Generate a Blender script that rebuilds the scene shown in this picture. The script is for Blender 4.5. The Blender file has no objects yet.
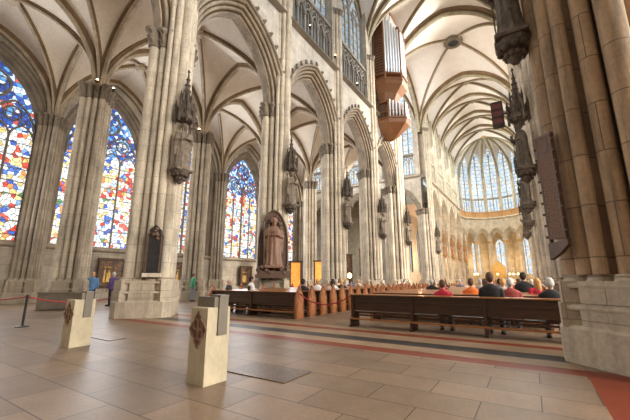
import bpy, math, random
from mathutils import Vector, Matrix
random.seed(7)
PI = math.pi
sc = bpy.context.scene
COL = sc.collection

# ------------------------------------------------------------------ layout
XN, XS = -14.1, 2.0            # north / south arcade lines
XC = (XN + XS) / 2             # nave axis
XA = -21.9                     # aisle column line
XW = -28.7                     # outer wall line
BAY = 8.15
HB = BAY / 2
PY = [0.35 + BAY * k for k in range(5)]      # 0.35 8.5 16.65 24.8 32.95
YC0, YC1 = 41.1, 57.2          # crossing
CB = 7.75
YAP = YC1 + 4 * CB             # start of apse
ZS = 13.4                      # arcade springing
ZT = 21.0                      # triforium sill
ZV = 27.6                      # high vault springing
RV = 9.3

# ------------------------------------------------------------------ mesh helper
class MB:
    def __init__(s): s.v = []; s.f = []
    def add(s, vs, fs):
        b = len(s.v); s.v += [tuple(p) for p in vs]; s.f += [tuple(i + b for i in q) for q in fs]
    def box(s, c, d, rz=0.0, taper=1.0):
        x, y, z = d[0] / 2, d[1] / 2, d[2] / 2
        ca, sa = math.cos(rz), math.sin(rz); vs = []
        for k in (-1, 1):
            t = taper if k > 0 else 1
            for i, j in ((-1, -1), (1, -1), (1, 1), (-1, 1)):
                px, py = i * x * t, j * y * t
                vs.append((c[0] + px * ca - py * sa, c[1] + px * sa + py * ca, c[2] + k * z))
        s.add(vs, [(3, 2, 1, 0), (4, 5, 6, 7), (0, 1, 5, 4), (1, 2, 6, 5), (2, 3, 7, 6), (3, 0, 4, 7)])
    def loft(s, rings, closed=True, caps=True):
        n = len(rings[0]); vs = [p for r in rings for p in r]; fs = []
        for a in range(len(rings) - 1):
            for i in range(n if closed else n - 1):
                j = (i + 1) % n
                fs.append((a * n + i, a * n + j, (a + 1) * n + j, (a + 1) * n + i))
        if caps and closed:
            fs.append(tuple(range(n - 1, -1, -1))); fs.append(tuple((len(rings) - 1) * n + i for i in range(n)))
        s.add(vs, fs)
    def prism(s, poly, z0, z1):
        s.loft([[(x, y, z0) for x, y in poly], [(x, y, z1) for x, y in poly]])
    def lathe(s, prof, n=16, c=(0, 0, 0), sx=1, sy=1):
        s.loft([[(c[0] + r * sx * math.cos(2 * PI * i / n), c[1] + r * sy * math.sin(2 * PI * i / n), c[2] + z) for i in range(n)] for r, z in prof])
    def ball(s, c, r, n=12, m=8, sc_=(1, 1, 1)):
        s.lathe([(max(1e-4, r * math.sin(PI * k / m)), -r * math.cos(PI * k / m) * sc_[2]) for k in range(m + 1)], n, c, sc_[0], sc_[1])
    def tube(s, path, r, n=8, closed=False):
        P = [Vector(p) for p in path]; rs = r if isinstance(r, (list, tuple)) else [r] * len(P); rings = []; prev = None
        for i, p in enumerate(P):
            if closed: t = P[(i + 1) % len(P)] - P[i - 1]
            else: t = P[min(i + 1, len(P) - 1)] - P[max(i - 1, 0)]
            t.normalize()
            if prev is None:
                a = Vector((0, 0, 1)) if abs(t.z) < .9 else Vector((1, 0, 0))
            else: a = prev
            u = (a - t * a.dot(t)).normalized(); w = t.cross(u); prev = u
            rings.append([p + (u * math.cos(2 * PI * k / n) + w * math.sin(2 * PI * k / n)) * rs[i] for k in range(n)])
        if closed: rings.append(rings[0])
        s.loft(rings, True, not closed)
    def caps_(s, a, b, ra, rb, n=12):            # tapered capsule
        a, b = Vector(a), Vector(b); s.tube([a, b], [ra, rb], n); s.ball(a, ra, n, 8); s.ball(b, rb, n, 8)
    def sweep(s, path, prof, side, closed=True):  # planar path, prof (w along side, d along normal)
        P = [Vector(p) for p in path]; side = Vector(side); rings = []
        for i, p in enumerate(P):
            t = (P[min(i + 1, len(P) - 1)] - P[max(i - 1, 0)]).normalized()
            nrm = side.cross(t)
            rings.append([p + side * w + nrm * d for w, d in prof])
        s.loft(rings, closed, closed)
    def build(s, name, mat, parent=None, loc=(0, 0, 0), rz=0.0, smooth=False, angle=40, mat2=None, pick=None):
        me = bpy.data.meshes.new(name); me.from_pydata(s.v, [], s.f); me.validate(); me.update()
        if smooth:
            me.shade_smooth(); me.set_sharp_from_angle(angle=math.radians(angle))
        if mat: me.materials.append(mat)
        if mat2:
            me.materials.append(mat2)
            for p in me.polygons:
                if pick(p.index): p.material_index = 1
        o = bpy.data.objects.new(name, me); COL.objects.link(o)
        o.location = loc; o.rotation_euler = (0, 0, rz)
        if parent: o.parent = parent
        return o

def empty(name, loc=(0, 0, 0), rz=0.0):
    o = bpy.data.objects.new(name, None); COL.objects.link(o); o.location = loc; o.rotation_euler = (0, 0, rz)
    o.empty_display_size = .2
    return o
def tag(o, label, cat, group=None):
    o['label'] = label; o['category'] = cat
    if group: o['group'] = group
    return o
def struct(o):
    o['kind'] = 'structure'; return o
def kids(o): return [c for c in bpy.data.objects if c.parent == o]
def dup(o, loc, rz=None, label=None, scale=None):
    r = o.copy(); COL.objects.link(r); r.location = loc
    if rz is not None: r.rotation_euler = (0, 0, rz)
    if label: r['label'] = label
    if scale: r.scale = scale
    for c in kids(o):
        d = c.copy(); COL.objects.link(d); d.parent = r
        for g in kids(c):
            e = g.copy(); COL.objects.link(e); e.parent = d
    return r
def remeshed(mb, name, voxel, smooth=3):
    o = mb.build(name, None)
    m = o.modifiers.new('r', 'REMESH'); m.mode = 'VOXEL'; m.voxel_size = voxel
    if smooth:
        m2 = o.modifiers.new('s', 'SMOOTH'); m2.iterations = smooth; m2.factor = .5
    dg = bpy.context.evaluated_depsgraph_get()
    me = bpy.data.meshes.new_from_object(o.evaluated_get(dg)); me.shade_smooth()
    bpy.data.objects.remove(o)
    me.name = name
    return me
def link_mesh(name, me, mat, parent=None, loc=(0, 0, 0), rz=0.0):
    o = bpy.data.objects.new(name, me); COL.objects.link(o); o.location = loc; o.rotation_euler = (0, 0, rz)
    if not me.materials: me.materials.append(None)
    o.material_slots[0].link = 'OBJECT'; o.material_slots[0].material = mat
    if parent: o.parent = parent
    return o

# pointed arch of half span h and rise R, offset outward by d
def arch(h, R, d=0.0, n=10, legs=None):
    r = (h * h + R * R) / (2 * h); c = r - h; rho = r + d
    pa = math.acos(max(-1, min(1, -c / rho)))
    L = [(c + rho * math.cos(PI + (pa - PI) * i / n), rho * math.sin(PI + (pa - PI) * i / n)) for i in range(n + 1)]
    L[-1] = (0.0, L[-1][1])
    pts = L + [(-x, z) for x, z in reversed(L[:-1])]
    if legs is not None: pts = [(pts[0][0], legs)] + pts + [(pts[-1][0], legs)]
    return pts
def moulding(mb, h, R, prof, z0, n=10, legs=None, x0=0.0):
    rings = [[(x0 + x, dp, z0 + z) for x, z in arch(h, R, d, n, legs)] for d, dp in prof]
    mb.loft(rings, False, False)

# ------------------------------------------------------------------ materials
def nt(name):
    m = bpy.data.materials.new(name); m.use_nodes = True; t = m.node_tree; t.nodes.clear()
    return m, t
def N(t, typ, **kw):
    n = t.nodes.new(typ)
    for k, v in kw.items():
        if k.startswith('i_'):
            key = k[2:]; key = int(key) if key.isdigit() else key.replace('_', ' ')
            n.inputs[key].default_value = v
        else: setattr(n, k, v)
    return n
def L(t, a, ao, b, bi): t.links.new(a.outputs[ao], b.inputs[bi])
def ramp(t, stops, interp='LINEAR'):
    n = t.nodes.new('ShaderNodeValToRGB'); cr = n.color_ramp; cr.interpolation = interp
    while len(cr.elements) < len(stops): cr.elements.new(.5)
    for e, (p, c) in zip(cr.elements, stops): e.position = p; e.color = (*c, 1)
    return n
def mixc(t, typ, fac, a, b):
    n = t.nodes.new('ShaderNodeMix'); n.data_type = 'RGBA'; n.blend_type = typ
    for idx, v in ((0, fac), (6, a), (7, b)):
        if isinstance(v, (int, float)): n.inputs[idx].default_value = v
        elif isinstance(v, tuple): n.inputs[idx].default_value = (*v, 1)
        else: t.links.new(v, n.inputs[idx])
    return n.outputs[2]

def stone(name, c1, c2, dirt=(.10, .075, .05), mode='wall', bw=.9, bh=.42, joint=.55, rough=.85, dirtamt=.55, bump=.25):
    m, t = nt(name); tc = N(t, 'ShaderNodeTexCoord')
    geo = N(t, 'ShaderNodeNewGeometry')
    sep = N(t, 'ShaderNodeSeparateXYZ'); L(t, tc, 'Object', sep, 0)
    comb = N(t, 'ShaderNodeCombineXYZ')
    if mode == 'round':
        at = N(t, 'ShaderNodeMath', operation='ARCTAN2'); L(t, sep, 'Y', at, 0); L(t, sep, 'X', at, 1)
        L(t, at, 0, comb, 'X')
    else:
        ad = N(t, 'ShaderNodeMath', operation='ADD'); L(t, sep, 'X', ad, 0); L(t, sep, 'Y', ad, 1); L(t, ad, 0, comb, 'X')
    L(t, sep, 'Z', comb, 'Y')
    br = N(t, 'ShaderNodeTexBrick'); L(t, comb, 0, br, 'Vector')
    for k, v in (('Scale', 1.0), ('Mortar Size', .011), ('Mortar Smooth', .3), ('Brick Width', bw), ('Row Height', bh), ('Bias', 0.0)): br.inputs[k].default_value = v
    br.inputs['Color1'].default_value = (*c1, 1); br.inputs['Color2'].default_value = (*c2, 1)
    br.inputs['Mortar'].default_value = (*[a * (1 - joint) for a in c1], 1)
    n1 = N(t, 'ShaderNodeTexNoise', i_Scale=.9, i_Detail=6.0, i_Roughness=.65); L(t, geo, 'Position', n1, 'Vector')
    mp = N(t, 'ShaderNodeMapping'); mp.inputs['Scale'].default_value = (2.2, 2.2, .22); L(t, geo, 'Position', mp, 0)
    n2 = N(t, 'ShaderNodeTexNoise', i_Scale=1.6, i_Detail=5.0, i_Roughness=.7); L(t, mp, 0, n2, 'Vector')
    n3 = N(t, 'ShaderNodeTexNoise', i_Scale=14.0, i_Detail=4.0); L(t, geo, 'Position', n3, 'Vector')
    r1 = ramp(t, [(.48, (0, 0, 0)), (.72, (1, 1, 1))]); L(t, n2, 'Fac', r1, 0)
    lo, hi = ((.72, .72, .72), (1.18, 1.16, 1.12)) if bw < 20 else ((.93, .93, .93), (1.05, 1.05, 1.05))
    r2 = ramp(t, [(.30, lo), (.70, hi)]); L(t, n1, 'Fac', r2, 0)
    r3 = ramp(t, [(.3, (.88, .88, .88)), (.7, (1.08, 1.08, 1.08))]); L(t, n3, 'Fac', r3, 0)
    c = mixc(t, 'MULTIPLY', 1.0, br.outputs['Color'], r2.outputs[0])
    c = mixc(t, 'MULTIPLY', 1.0, c, r3.outputs[0])
    dm = N(t, 'ShaderNodeMath', operation='MULTIPLY', i_1=dirtamt); L(t, r1, 0, dm, 0)
    c = mixc(t, 'MIX', dm.outputs[0], c, dirt)
    b = N(t, 'ShaderNodeBsdfPrincipled'); t.links.new(c, b.inputs['Base Color']); b.inputs['Roughness'].default_value = rough
    bp = N(t, 'ShaderNodeBump', i_Strength=bump, i_Distance=.02)
    hs = N(t, 'ShaderNodeMath', operation='SUBTRACT'); L(t, n3, 'Fac', hs, 0); L(t, br, 'Fac', hs, 1); L(t, hs, 0, bp, 'Height')
    L(t, bp, 0, b, 'Normal')
    o = N(t, 'ShaderNodeOutputMaterial'); L(t, b, 0, o, 0)
    return m
def plain(name, col, rough=.6, metal=0.0, noise=.25, scale=6.0, stretch=(1, 1, 1), col2=None, emit=None, spec=.5, bump=0.0):
    m, t = nt(name); tc = N(t, 'ShaderNodeTexCoord'); mp = N(t, 'ShaderNodeMapping'); mp.inputs['Scale'].default_value = stretch; L(t, tc, 'Object', mp, 0)
    nz = N(t, 'ShaderNodeTexNoise', i_Scale=scale, i_Detail=5.0, i_Roughness=.6); L(t, mp, 0, nz, 'Vector')
    lo = col2 or tuple(a * (1 - noise) for a in col); hi = col if col2 else tuple(a * (1 + noise) for a in col)
    r = ramp(t, [(.33, lo), (.67, hi)]); L(t, nz, 'Fac', r, 0)
    b = N(t, 'ShaderNodeBsdfPrincipled'); L(t, r, 0, b, 'Base Color')
    b.inputs['Roughness'].default_value = rough; b.inputs['Metallic'].default_value = metal; b.inputs['Specular IOR Level'].default_value = spec
    if emit:
        b.inputs['Emission Color'].default_value = (*emit[0], 1); b.inputs['Emission Strength'].default_value = emit[1]
    if bump:
        bp = N(t, 'ShaderNodeBump', i_Strength=bump, i_Distance=.02); L(t, nz, 'Fac', bp, 'Height'); L(t, bp, 0, b, 'Normal')
    o = N(t, 'ShaderNodeOutputMaterial'); L(t, b, 0, o, 0)
    return m

def stained(name, strength, zsplit=None, cool=False):
    """coloured quarry glass lit by the daylight outside"""
    m, t = nt(name); tc = N(t, 'ShaderNodeTexCoord'); oi = N(t, 'ShaderNodeObjectInfo')
    ad = N(t, 'ShaderNodeVectorMath', operation='ADD'); L(t, tc, 'Object', ad, 0); L(t, oi, 'Location', ad, 1)
    sep = N(t, 'ShaderNodeSeparateXYZ'); L(t, ad, 0, sep, 0); so = N(t, 'ShaderNodeSeparateXYZ'); L(t, tc, 'Object', so, 0)
    sm = N(t, 'ShaderNodeMath', operation='ADD'); L(t, so, 'X', sm, 0)
    oy = N(t, 'ShaderNodeSeparateXYZ'); L(t, oi, 'Location', oy, 0); L(t, oy, 'Y', sm, 1)
    cb = N(t, 'ShaderNodeCombineXYZ'); L(t, sm, 0, cb, 'X'); L(t, so, 'Z', cb, 'Y')
    v1 = N(t, 'ShaderNodeTexVoronoi', voronoi_dimensions='2D', i_Scale=3.5 if not cool else 2.6); L(t, cb, 0, v1, 'Vector')
    v2 = N(t, 'ShaderNodeTexVoronoi', voronoi_dimensions='2D', i_Scale=1.5); L(t, cb, 0, v2, 'Vector')
    ve = N(t, 'ShaderNodeTexVoronoi', voronoi_dimensions='2D', feature='DISTANCE_TO_EDGE', i_Scale=3.5 if not cool else 2.6); L(t, cb, 0, ve, 'Vector')
    s1 = N(t, 'ShaderNodeSeparateColor'); L(t, v1, 'Color', s1, 0)
    s2 = N(t, 'ShaderNodeSeparateColor'); L(t, v2, 'Color', s2, 0)
    if cool:
        ra = ramp(t, [(0, (.62, .80, .95)), (.3, (.80, .90, .92)), (.55, (.50, .70, .90)), (.75, (.9, .93, .88)), (.93, (.75, .6, .35))], 'CONSTANT')
        L(t, s1, 0, ra, 0); c = ra.outputs[0]
    else:
        W = (.93, .95, .92)
        ra = ramp(t, [(0, W), (.26, (.80, .62, .22)), (.38, (.70, .05, .03)), (.50, (.05, .13, .55)), (.60, W), (.74, (.25, .45, .75)), (.80, (.85, .33, .08)), (.88, (.12, .30, .12)), (.93, W)], 'CONSTANT')
        L(t, s1, 0, ra, 0)
        rw = ramp(t, [(0, W), (.22, (.92, .90, .80)), (.42, (.75, .10, .06)), (.52, (.08, .2, .65)), (.64, (.95, .80, .40)), (.76, (.85, .86, .85)), (.9, (.62, .72, .9))], 'CONSTANT')
        L(t, s2, 0, rw, 0)
        pk = N(t, 'ShaderNodeMath', operation='GREATER_THAN', i_1=.5); L(t, s1, 2, pk, 0)
        c = mixc(t, 'MIX', pk.outputs[0], ra.outputs[0], rw.outputs[0])
        if zsplit:
            rb = ramp(t, [(0, (.03, .10, .45)), (.22, (.10, .36, .80)), (.42, (.62, .82, 1.0)), (.56, (.02, .06, .30)), (.66, (.6, .10, .08)), (.72, (.92, .95, 1.0)), (.9, (.25, .55, .9))], 'CONSTANT')
            L(t, s1, 1, rb, 0)
            mr = N(t, 'ShaderNodeMath', operation='GREATER_THAN', i_1=zsplit); L(t, so, 'Z', mr, 0)
            c = mixc(t, 'MIX', mr.outputs[0], c, rb.outputs[0])
    n1 = N(t, 'ShaderNodeTexNoise', i_Scale=7.0, i_Detail=3.0); L(t, cb, 0, n1, 'Vector')
    rn = ramp(t, [(.35, (.45, .45, .45)), (.6, (1.15, 1.15, 1.15))]); L(t, n1, 'Fac', rn, 0)
    c = mixc(t, 'MULTIPLY', .8 if not cool else .45, c, rn.outputs[0])
    re = ramp(t, [(.03, (.02, .02, .02)), (.085, (1, 1, 1))]); L(t, ve, 'Distance', re, 0)
    c = mixc(t, 'MULTIPLY', .9 if not cool else .6, c, re.outputs[0])
    b = N(t, 'ShaderNodeBsdfPrincipled', i_Roughness=.25); b.inputs['Base Color'].default_value = (.04, .04, .05, 1)
    t.links.new(c, b.inputs['Emission Color']); b.inputs['Emission Strength'].default_value = strength
    o = N(t, 'ShaderNodeOutputMaterial'); L(t, b, 0, o, 0)
    return m

def wood(name, c1, c2, rough=.4, axis=(1, 12, 12)):
    return plain(name, c1, rough, 0, .2, 2.5, axis, c2)

M = {}
M['pier'] = stone('pier_stone', (.60, .525, .42), (.51, .44, .345), mode='round', bw=2.1, bh=.74, joint=.45, dirtamt=.62)
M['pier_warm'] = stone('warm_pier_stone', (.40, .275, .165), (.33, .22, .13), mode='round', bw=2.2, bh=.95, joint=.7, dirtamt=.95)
M['base'] = stone('plinth_stone', (.47, .40, .31), (.40, .34, .26), mode='wall', bw=1.6, bh=.78, joint=.4, dirtamt=.35, bump=.5)
M['wall'] = stone('ashlar', (.44, .39, .32), (.36, .315, .255), mode='wall', bw=1.0, bh=.5, joint=.45, dirtamt=.35)
M['moulding'] = stone('moulded_stone', (.40, .34, .265), (.33, .275, .21), mode='wall', bw=1.1, bh=.7, joint=.3, dirtamt=.6, dirt=(.09, .07, .05))
M['spandrel'] = stone('pale_spandrel_ashlar', (.56, .52, .46), (.49, .45, .39), mode='wall', bw=.9, bh=.42, joint=.3, dirtamt=.3)
M['dark'] = stone('soot_dark_stone', (.20, .165, .125), (.15, .12, .09), mode='wall', bw=1.1, bh=.7, joint=.3, dirtamt=.6)
M['rib_paint_and_shade'] = stone('ochre_rib_edge_and_shade', (.235, .155, .085), (.19, .12, .065), mode='wall', bw=.7, bh=.5, joint=.25, dirtamt=.4)  # painted rib edges; in the arch hollows it colours in shade
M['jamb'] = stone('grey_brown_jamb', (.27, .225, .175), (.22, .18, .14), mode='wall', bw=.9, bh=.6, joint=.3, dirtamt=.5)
M['rib'] = stone('rib_stone', (.46, .385, .29), (.40, .33, .24), mode='wall', bw=.7, bh=.5, joint=.35, dirtamt=.5)
M['web'] = stone('vault_plaster', (.72, .635, .53), (.69, .605, .505), mode='wall', bw=30, bh=30, joint=.0, dirtamt=.18, dirt=(.36, .29, .22), bump=.1)
M['webhi'] = stone('high_vault_plaster', (.84, .79, .73), (.82, .77, .71), mode='wall', bw=30, bh=30, joint=.0, dirtamt=.07, dirt=(.45, .38, .30), bump=.1)
M['ribhi'] = stone('high_rib_stone', (.42, .38, .27), (.36, .32, .225), mode='wall', bw=.7, bh=.5, joint=.3, dirtamt=.4)
M['choir'] = stone('choir_stone', (.58, .53, .42), (.50, .45, .35), mode='wall', bw=.9, bh=.6, joint=.3, dirtamt=.3)
M['capital'] = stone('capital_stone', (.25, .205, .155), (.20, .165, .125), mode='round', bw=.9, bh=.6, joint=.2, dirtamt=.7, bump=.6)
M['trac'] = stone('tracery_stone', (.27, .25, .22), (.23, .21, .185), mode='wall', bw=.9, bh=.6, joint=.2, dirtamt=.5)
M['statue'] = plain('statue_stone', (.085, .064, .046), .8, 0, .45, 5, bump=.5)
M['glass'] = stained('stained_glass', 1.7, 11.9)
M['glass_cool'] = stained('grisaille_glass', .75, None, True)
M['glass_choir'] = stained('choir_glass', 1.3, None, True)
M['glass_trif'] = stained('triforium_glass', .16, None, True)
M['oak'] = wood('dark_oak', (.070, .030, .014), (.036, .015, .008), .35, (1.2, 14, 14))
M['oak_top'] = wood('lit_polished_oak', (.46, .20, .08), (.30, .125, .045), .28, (1.2, 14, 14))  # ledges and kneelers paler than the backs: light on them put into colour
M['oak_end'] = wood('carved_oak', (.40, .155, .055), (.24, .085, .03), .4, (10, 10, 2))
M['brown_wood'] = wood('brown_carved_wood', (.12, .062, .034), (.065, .03, .016), .5, (6, 6, 2))
M['organ_wood'] = wood('organ_oak', (.24, .105, .042), (.15, .06, .024), .4, (8, 8, 1))
M['organ_dark'] = wood('organ_grille', (.10, .055, .03), (.05, .026, .014), .6, (6, 6, 20))
M['pipe'] = plain('pipe_tin', (.74, .76, .77), .35, .45, .12, 3, (6, 6, .3))
M['iron'] = plain('black_iron', (.035, .033, .032), .5, .6, .3, 9)
M['steel'] = plain('brushed_steel', (.17, .145, .112), .55, .2, .15, 4, (20, 20, .5))
M['brass'] = plain('brass_plate', (.10, .055, .026), .42, .5, .6, 22, bump=.15)
M['limestone'] = plain('pale_limestone', (.50, .425, .295), .8, 0, .13, 7, (1, 1, .6), bump=.35)
M['limeside'] = M['limestone']
M['redstone'] = plain('dark_red_stone', (.14, .065, .045), .6, 0, .3, 8)
M['rope'] = plain('red_rope', (.36, .018, .022), .7, 0, .3, 60)
M['gold'] = plain('gilded', (.55, .36, .12), .4, .6, .3, 6)
M['ochre'] = plain('ochre_painted_frieze', (.52, .31, .12), .7, 0, .4, 2.5, (1, 1, 1), (.30, .15, .055))
M['bulb'] = plain('lit_bulb', (1, .85, .6), .5, emit=((1, .66, .32), 22))
M['lantern'] = plain('lit_lantern_glass', (1, .85, .6), .5, emit=((1, .68, .30), 5))
M['lit_orange'] = plain('backlit_orange_panel', (.8, .32, .06), .5, 0, .5, 2.2, (1, 1, 1), None, ((1, .36, .06), .9))
M['mosaic'] = plain('gold_brown_mosaic', (.24, .12, .055), .6, .1, .6, 34, (1, 1, 1), (.045, .028, .022), bump=.6)
M['painting'] = plain('dark_altar_painting', (.22, .11, .05), .5, 0, .8, 4, (1, 1, 1), (.025, .018, .015))
M['saint'] = wood('reddish_lit_carved_wood', (.24, .125, .075), (.15, .075, .042), .5, (6, 6, 2))  # reddish wood, lightened so strong light on the figure is in the colour
M['tracery_brown'] = plain('brown_worn_stone', (.30, .19, .12), .8, 0, .2, 9)
M['figure'] = plain('worn_figure_stone', (.155, .12, .088), .8, 0, .4, 5, bump=.5)
M['choir_statue'] = plain('painted_ochre_statue', (.36, .20, .085), .7, 0, .4, 5)
M['skin'] = plain('skin', (.52, .30, .21), .55, 0, .06, 8)
M['eye'] = plain('eye', (.04, .03, .025), .2)
M['redbox'] = plain('dark_red_lacquer', (.10, .012, .012), .4)

def floor_mat():
    m, t = nt('polished_slab_floor'); g = N(t, 'ShaderNodeNewGeometry'); sp = N(t, 'ShaderNodeSeparateXYZ'); L(t, g, 'Position', sp, 0)
    mp = N(t, 'ShaderNodeMapping'); mp.inputs['Location'].default_value = (.06 + 1.28 * 40, -.46 + .645 * 60, 0); L(t, g, 'Position', mp, 0)
    br = N(t, 'ShaderNodeTexBrick'); L(t, mp, 0, br, 'Vector')
    for k, v in (('Scale', 1.0), ('Mortar Size', .006), ('Mortar Smooth', .2), ('Brick Width', 1.28), ('Row Height', .645)): br.inputs[k].default_value = v
    br.inputs['Mortar Size'].default_value = .008; br.inputs['Color1'].default_value = (.225, .155, .105, 1); br.inputs["Color2"].default_value = (.165, .118, .083, 1); br.inputs['Mortar'].default_value = (.045, .028, .017, 1)
    n1 = N(t, 'ShaderNodeTexNoise', i_Scale=1.1, i_Detail=7.0, i_Roughness=.65); L(t, g, 'Position', n1, 'Vector')
    r1 = ramp(t, [(.25, (.74, .72, .70)), (.75, (1.18, 1.15, 1.12))]); L(t, n1, 'Fac', r1, 0)
    c = mixc(t, 'MULTIPLY', 1.0, br.outputs['Color'], r1.outputs[0])
    n4 = N(t, 'ShaderNodeTexNoise', i_Scale=18.0, i_Detail=4.0); L(t, g, 'Position', n4, 'Vector')
    r4 = ramp(t, [(.35, (.88, .88, .88)), (.65, (1.08, 1.08, 1.08))]); L(t, n4, 'Fac', r4, 0)
    c = mixc(t, 'MULTIPLY', 1.0, c, r4.outputs[0])
    def band(axis, lo, hi):
        a = N(t, 'ShaderNodeMath', operation='GREATER_THAN', i_1=lo); L(t, sp, axis, a, 0)
        b = N(t, 'ShaderNodeMath', operation='LESS_THAN', i_1=hi); L(t, sp, axis, b, 0)
        d = N(t, 'ShaderNodeMath', operation='MULTIPLY'); L(t, a, 0, d, 0); L(t, b, 0, d, 1); return d
    def both(a, b):
        d = N(t, 'ShaderNodeMath', operation='MULTIPLY'); L(t, a, 0, d, 0); L(t, b, 0, d, 1); return d
    nx = band('X', -14.5, .59)
    tan = both(band('Y', 7.08, 10.3), nx)
    c = mixc(t, 'MIX', tan.outputs[0], c, mixc(t, 'MULTIPLY', 1.0, (.27, .19, .122), r1.outputs[0]))
    red = mixc(t, 'MULTIPLY', 1.0, (.17, .034, .016), r4.outputs[0])
    for bd in (both(band('Y', 7.08, 7.52), band('X', -14.5, 1.6)), both(band('Y', 9.32, 9.70), nx), both(band('X', .59, 1.6), band('Y', -30, 7.3))):
        c = mixc(t, 'MIX', bd.outputs[0], c, red)
    gr = both(band('Y', 8.06, 8.62), nx)
    c = mixc(t, 'MIX', gr.outputs[0], c, mixc(t, 'MULTIPLY', 1.0, (.045, .040, .036), r1.outputs[0]))
    b = N(t, 'ShaderNodeBsdfPrincipled'); t.links.new(c, b.inputs['Base Color'])
    b.inputs['Specular IOR Level'].default_value = .17
    rr = N(t, 'ShaderNodeMapRange', i_1=.3, i_2=.7, i_3=.40, i_4=.44); L(t, n4, 'Fac', rr, 0); L(t, rr, 0, b, 'Roughness')
    bp = N(t, 'ShaderNodeBump', i_Strength=.03, i_Distance=.01); L(t, n4, 'Fac', bp, 'Height'); L(t, bp, 0, b, 'Normal')
    o = N(t, 'ShaderNodeOutputMaterial'); L(t, b, 0, o, 0)
    return m
M['floor'] = floor_mat()
# ------------------------------------------------------------------ floor
fl = MB(); fl.add([(-62, -14, 0), (22, -14, 0), (22, 118, 0), (-62, 118, 0)], [(0, 1, 2, 3)])
struct(fl.build('floor', M['floor']))

# ------------------------------------------------------------------ clustered piers
SH = []
for k in range(4):
    a = k * PI / 2
    SH.append((.93 * math.cos(a), .93 * math.sin(a), .215))
    p, q = (.92 * math.cos(a), .92 * math.sin(a)), (.92 * math.cos(a + PI / 2), .92 * math.sin(a + PI / 2))
    for f, r, push in ((.345, .16, 1.13), (.655, .16, 1.13)):
        SH.append(((p[0] * (1 - f) + q[0] * f) * push, (p[1] * (1 - f) + q[1] * f) * push, r))
def outline(n=320, core=.50, grow=0.0):
    pts = []
    for i in range(n):
        th = 2 * PI * i / n; ct, st = math.cos(th), math.sin(th)
        r = core / (abs(ct) + abs(st))
        for x, y, q in SH:
            q = q + grow; d = x * ct + y * st; e = x * x + y * y - d * d
            if d > 0 and e < q * q: r = max(r, d + math.sqrt(q * q - e))
        pts.append((th, r))
    return pts
OUT = outline(); OUTB = outline(grow=.05)
def ring(o, s, z, leaf=0.0, ph=0.0, skip=None):
    res = []
    for th, r in o:
        k = s
        a = (th + PI) % (2 * PI) - PI
        if skip and abs(a) < skip: k = min(s, .97)
        rr = r * k + (leaf * (math.sin(30 * th + ph) + .6 * math.sin(47 * th + 2 * ph)) if k > .98 else 0)
        res.append((rr * math.cos(th), rr * math.sin(th), z))
    return res
def loz(a, c): return [(a - c, -c), (a - c, c), (c, a - c), (-c, a - c), (-a + c, c), (-a + c, -c), (-c, -a + c), (c, -a + c)]
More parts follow.
